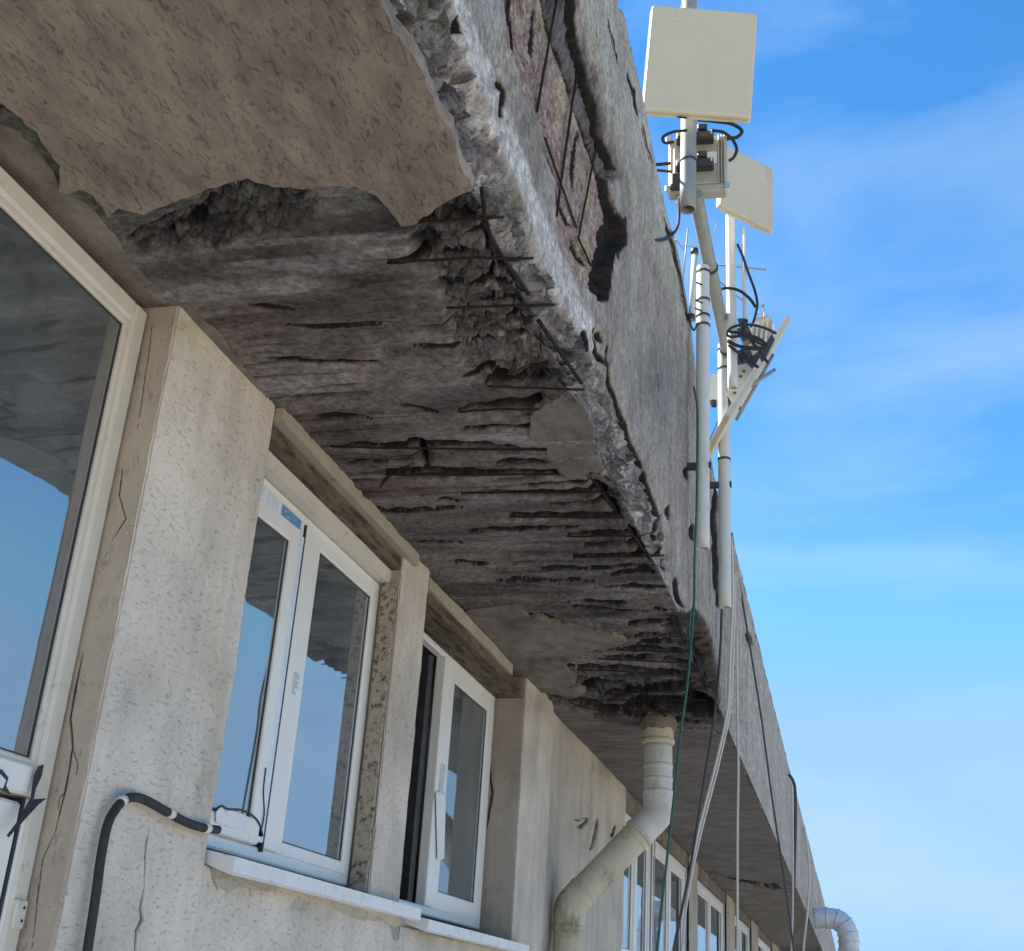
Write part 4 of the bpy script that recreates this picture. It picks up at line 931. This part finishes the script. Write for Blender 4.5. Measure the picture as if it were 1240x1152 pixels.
def quad3(cs, y):
    r = [ray(*c) for c in cs]; A = np.array([r[0], -r[1], r[2], -r[3]]).T; t_ = np.linalg.svd(A)[2][-1]; t_ = t_/t_.mean()
    Q = np.array([r[i]*t_[i] for i in range(4)]); return Q*(y/Q[:, 1].mean())
def panel_ant(name, label, Q, th, m=None, nose=None):
    """flat square antenna: rounded radome shell over a back tray"""
    Q = [np.array(Wd(p)) for p in Q]; c = sum(Q)/4; u = Q[1]-Q[0]; v = Q[3]-Q[0]; lu, lv = np.linalg.norm(u), np.linalg.norm(v); u = u/lu; v = v-(v@u)*u*0; v = v/np.linalg.norm(v)
    n_ = np.cross(u, v); n_ /= np.linalg.norm(n_)
    if n_ @ (c-np.array([0, 0, ZC])) > 0: n_ = -n_       # front faces the viewer
    e = empty(name, tuple(c), label, 'antenna', 'square panel antennas on the poles')
    def ring(s_, dn, rad=.02):
        out = []
        for (sx_, sy_) in ((1, 1), (-1, 1), (-1, -1), (1, -1)):
            a0_ = {(1, 1): 0, (-1, 1): 90, (-1, -1): 180, (1, -1): 270}[(sx_, sy_)]
            for k in range(5):
                an = math.radians(a0_+k*22.5); out.append(c+u*(sx_*(lu/2*s_-rad)+rad*math.cos(an))+v*(sy_*(lv/2*s_-rad)+rad*math.sin(an))+n_*dn)
        return out
    mb = MB(); rings = [ring(.955, 0), ring(.985, -.004), ring(1.0, -.014), ring(1.0, -th)]
    vs_ = sum(rings, []); n = 20; fs_ = [tuple(range(n))]
    for i in range(3):
        for k in range(n): fs_.append((i*n+k, i*n+(k+1) % n, (i+1)*n+(k+1) % n, (i+1)*n+k))
    fs_.append(tuple(range(3*n, 4*n))[::-1]); mb.add(vs_, fs_); mb.build('radome', m or M['panel'], e)
    mb = MB(); r0, r1 = ring(1.012, -th+.008, .022), ring(1.012, -th-.006, .022); mb.add(r0+r1, [tuple(range(n)), tuple(range(n, 2*n))[::-1]]+[(k, (k+1) % n, n+(k+1) % n, n+k) for k in range(n)]); mb.build('rim', M['panel_back'], e)
    mb = MB()
    for s_ in (-.28, .28): mb.tube([c+u*s_*lu*.4-n_*th-v*lv*.30, c+u*s_*lu*.4-n_*th+v*lv*.30], .014, 8)
    mb.build('back_rib', M['dark_metal_sash_shade'], e)
    return e, c, u, v, n_
pn1 = panel_ant('panel_antenna', 'large square cream panel antenna at the top of the raised pole', quad3([(790, 5), (918, 15), (910, 143), (778, 133)], 2.97), .05)
pn2 = panel_ant('panel_antenna', 'cream panel antenna half hidden behind the radio box, on the white rear pole', quad3([(874, 172), (937, 205), (937, 281), (872, 248)], 3.62), .04)
# crack in the big radome
def onpanel(p, lift=.001):
    c, n_ = pn1[1], pn1[4]; r_ = ray(*p); o = np.array([0, 0, ZC]); t_ = ((c-o) @ n_)/(r_ @ n_); return o+r_*t_+n_*lift
for pl in ([(825, 8), (822, 16), (819, 22)], [(808, 22), (815, 21), (819, 22), (824, 24)]):
    MB().tube([onpanel(p)-pn1[4]*.0 for p in spline([(*p, 0) for p in pl], 3) for p in [(p[0], p[1])]], .0022, 5).build('crack', M['pvc'], pn1[0])
# edge-on panel lower right
t0, t1 = P3((960, 385), y=4.05), P3((887, 504), y=3.75)
wv = np.array([.0, .16, .0])
cc_ = (t0+t1)/2; uu_ = t1-t0; view = cc_/np.linalg.norm(cc_); wdir = view*np.array([1, 1, 1]); wdir = wdir-uu_*(wdir@uu_)/(uu_@uu_); wdir /= np.linalg.norm(wdir)
side = np.cross(uu_, wdir); side /= np.linalg.norm(side)
wdir = wdir+side*.04
Q = [t0, t1, t1+wdir*.24, t0+wdir*.24]
pn3 = panel_ant('panel_antenna', 'cream panel antenna seen edge on beside the coiled cables', Q, .045)

# ------------------------------------------------------------------ radio box under the big panel
def frame_from(c, u, v):
    u = Vector(u).normalized(); v = Vector(v); v = (v-u*v.dot(u)).normalized(); w_ = v.cross(u)
    return Matrix(((u.x, w_.x, v.x, c[0]), (u.y, w_.y, v.y, c[1]), (u.z, w_.z, v.z, c[2]), (0, 0, 0, 1)))
bxq = quad3([(812, 168), (880, 160), (878, 238), (810, 244)], 3.14)
cB = np.array(Wd(ony((845, 202), 3.16))); MxB = frame_from(cB, (1, .08, 0), (0, 0, 1))
wB = np.linalg.norm(bxq[1]-bxq[0])*S; hB = np.linalg.norm(bxq[2]-bxq[1])*S
wB = .36; hB = .42
rb_ = empty('radio_box', tuple(cB), 'grey cast metal radio box clamped to the raised pole below the big panel', 'radio box')
MB().box((-wB/2, -.03, -hB/2), (wB/2, .06, hB/2), .012, MxB).build('housing', M['box'], rb_)
mb = MB(); mb.box((-wB/2+.03, -.045, -hB/2+.05), (wB/2-.04, -.029, hB/2-.03), .008, MxB); mb.build('cover', M['box'], rb_)
for k in range(3): MB().box((wB/2-.055+k*.018, -.062, -hB/2+.05), (wB/2-.048+k*.018, -.028, hB/2-.02), .002, MxB).build('cooling_fin', M['box'], rb_)
for sx_ in (-1, 1):
    for sz_ in (-1, 1): MB().box((sx_*wB/2-.018, -.05, sz_*hB/2*.88-.022), (sx_*wB/2+.018, -.02, sz_*hB/2*.88+.022), .005, MxB).build('lug', M['bright'] if sz_ < 0 else M['box'], rb_)
for zz_ in (.155, -.05):
    MB().box((-.13, -.12, zz_-.028), (.10, -.045, zz_+.028), .008, MxB).build('clamp', M['dark_metal_sash_shade'], rb_)
    MB().box((.0, -.135, zz_+.03), (.06, -.07, zz_+.07), .006, MxB).build('clamp_jaw', M['dark_metal_sash_shade'], rb_)
    for xx_ in (-.115, .085): MB().tube([MxB @ Vector((xx_, -.15, zz_)), MxB @ Vector((xx_, -.02, zz_))], .007, 8).build('bolt', M['bright'], rb_)
MB().box((.02, -.052, -.02), (.12, -.044, .07), .002, MxB).build('label_plate', M['pvc'], rb_)
for xx_ in (-.12, -.08): MB().tube([MxB @ Vector((xx_, .01, -hB/2+.01)), MxB @ Vector((xx_, .01, -hB/2-.07))], .014, 10).build('connector', M['bright'], rb_)
MB().box((-.16, -.10, -.20), (-.10, -.03, -.11), .008, MxB).build('connector_block', M['dark_metal_sash_shade'], rb_)

# rear white pole and companions
r0, r1 = P3((884, 262), y=3.75), P3((893, 470), y=3.75)
pole('antenna_pole', 'white rear pole carrying the half hidden panel antenna', r0, np.array([r0[0]+.004, 3.75, r1[2]]), .034, M['pole_white'])
r0, r1 = P3((900, 278), y=3.75), P3((902, 388), y=3.75)
e_ = empty('whip_antenna', Wd(r1), 'thin white rod antenna right of the rear pole', 'antenna')
MB().tube([Wd(r0), Wd(r1)], .014, 12).build('rod', M['pole_white'], e_); MB().tube([Wd(r1), Wd(r1+np.array([0, 0, -.05]))], .022, 12).build('base', M['dark_metal_sash_shade'], e_)
r0, r1 = P3((841, 308), y=3.3), P3((837, 388), y=3.3)
e_ = empty('whip_antenna', Wd(r1), 'short white rod with black caps left of the strapped pole', 'antenna')
MB().tube([Wd(r0), Wd(r1)], .018, 12).build('rod', M['pole_white'], e_)
for p in (r0, r1): MB().tube([Wd(p), Wd(p+np.array([0, 0, .018]))], .024, 12).build('cap', M['dark_metal_sash_shade'], e_)
for p in ((838, 340), (838, 362), (838, 372)):
    q = P3(p, y=3.3); MB().tube([Wd(q), Wd(q+np.array([.04, .05, .005]))], .006, 8).build('clamp_arm', M['dark_metal_sash_shade'], e_)

# bracket plate and second radio
bk = empty('equipment_bracket', Wd(P3((905, 445), y=3.85)), 'perforated grey bracket plate behind the edge-on panel', 'bracket')
def plate(pts, y, th, nm, m, parent, dy=0):
    q = [P3(p, y=y+dy*i) for i, p in enumerate(pts)]; n = len(q); a_ = [Wd(v) for v in q]; b_ = [(v[0]+.0, v[1]+th, v[2]) for v in a_]
    return MB().add(a_+b_, [tuple(range(n)), tuple(range(n, 2*n))[::-1]]+[(i, (i+1) % n, n+(i+1) % n, n+i) for i in range(n)]).build(nm, m, parent)
plate([(880, 446), (904, 440), (912, 448), (900, 478), (888, 490), (878, 474)], 3.86, .012, 'plate', M['box'], bk)
for p in ((889, 452), (897, 456), (892, 466), (901, 450), (890, 476)): q = P3(p, y=3.855); MB().tube([Wd(q), Wd(q+np.array([0, -.003, 0]))], .010, 8).build('bolt', M['dark_metal_sash_shade'], bk)
for pts, th in ([[(904, 437), (925, 420), (934, 405), (938, 410), (925, 436), (905, 470), (896, 484)], .03], [[(880, 472), (892, 470), (896, 486), (882, 492)], .12]): plate(pts, 3.9, th, 'bracket_arm', M['dark_metal_sash_shade'], bk)
for a_, b_ in (((884, 505), (915, 455)), ((892, 508), (936, 430)), ((905, 470), (938, 448))):
    MB().tube([Wd(P3(a_, y=3.86)), Wd(P3(b_, y=3.95))], .013, 8).build('strut', M['galv'], bk)
rb2 = empty('radio_box', Wd(P3((920, 405), y=4.0)), 'grey ribbed radio unit between the coiled cables and the edge-on panel', 'radio box')
plate([(914, 386), (930, 381), (936, 390), (932, 420), (920, 438), (906, 430), (904, 410)], 4.0, .16, 'housing', M['box'], rb2)
for k in range(4): plate([(911+k*6, 392-k*2), (913+k*6, 391-k*2), (909+k*6, 424-k*2), (907+k*6, 425-k*2)], 3.985, .03, 'cooling_fin', M['panel_back'], rb2)
for pts in ([(893, 386), (902, 385), (904, 394), (896, 397)], [(892, 398), (906, 394), (912, 408), (900, 414)], [(893, 425), (906, 418), (912, 432), (900, 442)], [(884, 430), (896, 426), (900, 440), (888, 444)]): plate(pts, 3.90, .08, 'connector_block', M['dark_metal_sash_shade'], rb2)
for p in ((917, 380), (924, 383)): q = P3(p, y=3.98); MB().tube([Wd(q), Wd(q+np.array([0, 0, .05]))], .010, 8).build('connector', M['bright'], rb2)
rb3 = empty('radio_box', Wd(P3((863, 470), y=4.15)), 'small cream box behind the right lower pole head', 'radio box')
plate([(860, 454), (869, 452), (869, 484), (859, 485)], 4.2, .10, 'housing', M['panel_back'], rb3)
plate([(861, 484), (867, 484), (867, 490), (861, 490)], 4.2, .05, 'connector', M['dark_metal_sash_shade'], rb3)
# yagi rods
yg = empty('rod_antenna', Wd(P3((880, 324), y=3.9)), 'thin grey cross-rod aerial behind the poles', 'antenna')
for a_, b_, r_ in (((860, 320), (928, 327), .007), ((858, 330), (900, 365), .006), ((870, 266), (858, 300), .003), ((833, 277), (826, 352), .006), ((818, 290), (828, 302), .004), ((828, 298), (852, 300), .003), ((853, 275), (850, 300), .003)):
    MB().tube([Wd(P3(a_, y=3.9)), Wd(P3(b_, y=3.95))], r_, 6).build('rod', M['galv'], yg)

# ------------------------------------------------------------------ cables
def cable(name, label, pts, y, r, m, cat='cable', group=None, dy=0.0, n=8, x=None):
    q = []
    for i, p in enumerate(pts): q.append(onx(p, x) if x is not None else ony(p, (y[i] if hasattr(y, '__len__') else y+dy*i)))
    o = MB().tube([Wd(v) for v in spline(q, n)], r, 8).build(name, m)
    b_ = Wd(q[-1]); o.data.transform(Matrix.Translation((-b_[0], -b_[1], -b_[2]))); o.location = b_
    return tag(o, label, cat, group or {'cable_coil': 'black cable coils by the rear radio', 'rope': 'ropes hanging over the canopy edge', 'cord': 'green cords hanging by the drainpipe', 'cable': 'loose black cables around the antennas'}[name])
cable('cable', 'black cable looping from the big panel left down to the radio box', [(783, 132), (776, 152), (774, 172), (779, 190), (790, 199), (812, 198)], 3.0, .010, M['cable'])
cable('cable', 'black cable arching from the fascia crust into the radio box', [(757, 222), (764, 212), (775, 207), (790, 206), (812, 208)], [2.32, 2.5, 2.7, 2.9, 3.1], .009, M['cable'])
cable('cable', 'black cable dropping from the radio box and curving back to the fascia', [(823, 238), (822, 262), (820, 275), (812, 286), (800, 291), (783, 290)], [3.1, 3.1, 3.0, 2.9, 2.75, 2.62], .010, M['cable'])
cable('cable', 'black loop wrapping left of the upper pole under the big panel', [(832, 158), (815, 160), (803, 166), (805, 173), (816, 172)], 3.0, .009, M['cable'])
cable('cable', 'large black loop right of the upper pole under the big panel', [(845, 145), (865, 147), (885, 150), (898, 158), (893, 166), (880, 168)], 3.05, .011, M['cable'])
cable('cable', 'black cable curling down the right side of the radio box', [(862, 158), (875, 160), (886, 168), (892, 180), (889, 190), (883, 195)], 3.1, .010, M['cable'])
cable('cable', 'thin wire hanging below the panel left edge', [(805, 135), (818, 141), (832, 143)], 2.99, .005, M['cable'])
cable('cable', 'black cable arc from the slanting pole over to the rear radio', [(867, 352), (880, 349), (895, 352), (908, 362), (915, 372)], 3.7, .011, M['cable'])
cable('cable', 'black cable falling in front of the rod antenna to the rear radio', [(893, 296), (900, 312), (906, 330), (914, 352), (917, 370), (913, 388), (909, 396)], 3.74, .009, M['cable'])
coil_lab = ['uppermost black coil of cable by the rear pole', 'second black coil of cable below the uppermost', 'middle black coil of cable reaching the rear radio', 'lowest slack black coil of cable by the bracket plate', 'black cable crossing behind the coils to the edge-on panel']
coils = [[(940, 404), (925, 397), (905, 393), (888, 396), (880, 402), (884, 408), (900, 407), (918, 411), (930, 418)], [(879, 401), (895, 404), (912, 412), (926, 420), (915, 421), (895, 419), (881, 412)],
         [(881, 414), (896, 420), (914, 423), (928, 421), (922, 412), (905, 405), (890, 402)], [(882, 418), (895, 428), (908, 438), (918, 445), (908, 436), (898, 424)], [(898, 400), (906, 408), (914, 418), (922, 428), (930, 440)]]
for lb, c in zip(coil_lab, coils): cable('cable_coil', lb, c, 3.72, .010, M['cable'], 'cable')
cable('cable', 'thin dark wire beside the short rod with black caps', [(845, 392), (840, 400), (836, 392), (834, 380)], 3.25, .006, M['cable'])
cable('cable', 'thin wire slanting between the two lower poles', [(869, 510), (864, 522), (859, 533)], 3.9, .005, M['cable'])

# ------------------------------------------------------------------ cords and ropes
cable('cord', 'green cord running down the strapped pole and hanging past the drainpipe', [(840, 468), (844, 490), (845, 520), (844, 600), (841, 680), (840, 738), (832, 830), (824, 890), (814, 985), (802, 1090), (796, 1152), (790, 1230)], [3.30, 3.30, 3.30, 3.28, 3.27, 3.26, 3.2, 3.18, 3.14, 3.1, 3.08, 3.05], .0068, M['green'], 'cord')
cable('cord', 'short green cord knotted over the lower hole in the fascia', [(846, 748), (840, 736), (836, 748), (835, 768), (838, 800)], 3.36, .006, M['green'], 'cord')
cable('rope', 'pale rope slanting from the right pole foot down to the window frames', [(886, 650), (887, 730), (884, 800), (881, 858), (868, 920), (845, 1010), (826, 1100), (815, 1152), (802, 1220)], [4.4, 4.4, 4.4, 4.4, 4.35, 4.3, 4.25, 4.2, 4.15], .010, M['rope'], 'rope')
cable('rope', 'second pale rope lying close beside the slanting one', [(889, 700), (889, 760), (884, 855), (871, 922), (848, 1012), (832, 1090), (826, 1152), (818, 1220)], [4.46, 4.46, 4.44, 4.40, 4.35, 4.3, 4.25, 4.2], .008, M['rope'], 'rope')
cable('rope', 'pale rope hanging straight in front of the far soffit', [(892, 760), (893, 860), (894, 930), (893, 1020), (893, 1160), (893, 1230)], 4.75, .009, M['rope'], 'rope')
cable('rope', 'dark rope hanging from the right pole and passing behind the pale ropes', [(874, 738), (872, 790), (866, 860), (852, 950), (836, 1050), (824, 1110), (815, 1160), (806, 1225)], [4.2, 4.2, 4.15, 4.12, 4.1, 4.08, 4.05, 4.0], .009, M['rope_dark'], 'rope')
cable('rope', 'long dark rope crossing the far fascia diagonally', [(886, 645), (893, 690), (906, 770), (922, 870), (934, 960), (946, 1040), (956, 1110), (962, 1160), (970, 1230)], 5.2, .009, M['rope_dark'], 'rope', dy=.13)
cable('rope', 'dark double cord over the parapet edge of the far fascia', [(955, 938), (960, 945), (963, 960), (963, 1010), (961, 1090), (960, 1160), (960, 1230)], 9.6, .022, M['rope_dark'], 'rope')
cable('rope', 'thin pale cord beside the dark double cord', [(959, 950), (960, 1000), (960, 1100), (958, 1160)], 9.5, .014, M['rope'], 'rope')
cable('rope', 'farthest pale rope sagging over the fascia near the duct', [(974, 1002), (978, 1030), (980, 1060), (978, 1100), (973, 1150), (970, 1230)], 12.5, .022, M['rope'], 'rope')

# ------------------------------------------------------------------ far duct
du = empty('vent_duct', Wd(P3((1030, 1150), y=14.)), 'silvery curved ventilation duct beyond the far roof edge', 'duct')
q = [P3(p, y=14.) for p in [(985, 1112), (1005, 1112), (1018, 1116), (1026, 1128), (1028, 1145), (1028, 1170), (1028, 1260)]]
q = spline(q, 5); MB().tube([Wd(p) for p in q], .205, 24).build('pipe', M['duct'], du)
for k in (4, 8, 12, 16, 19, 22):
    c_ = np.array(Wd(q[k])); ax = np.array(Wd(q[k+1]))-np.array(Wd(q[k-1])); ax /= np.linalg.norm(ax)
    MB().tube([c_-ax*.02, c_+ax*.02], .222, 24).build('seam_ring', M['duct'], du)

# anything with many alike parts shares data automatically; report size
print('objects', len(bpy.data.objects), 'tris', sum(len(o.data.polygons)*2 for o in bpy.data.objects if o.type == 'MESH'))
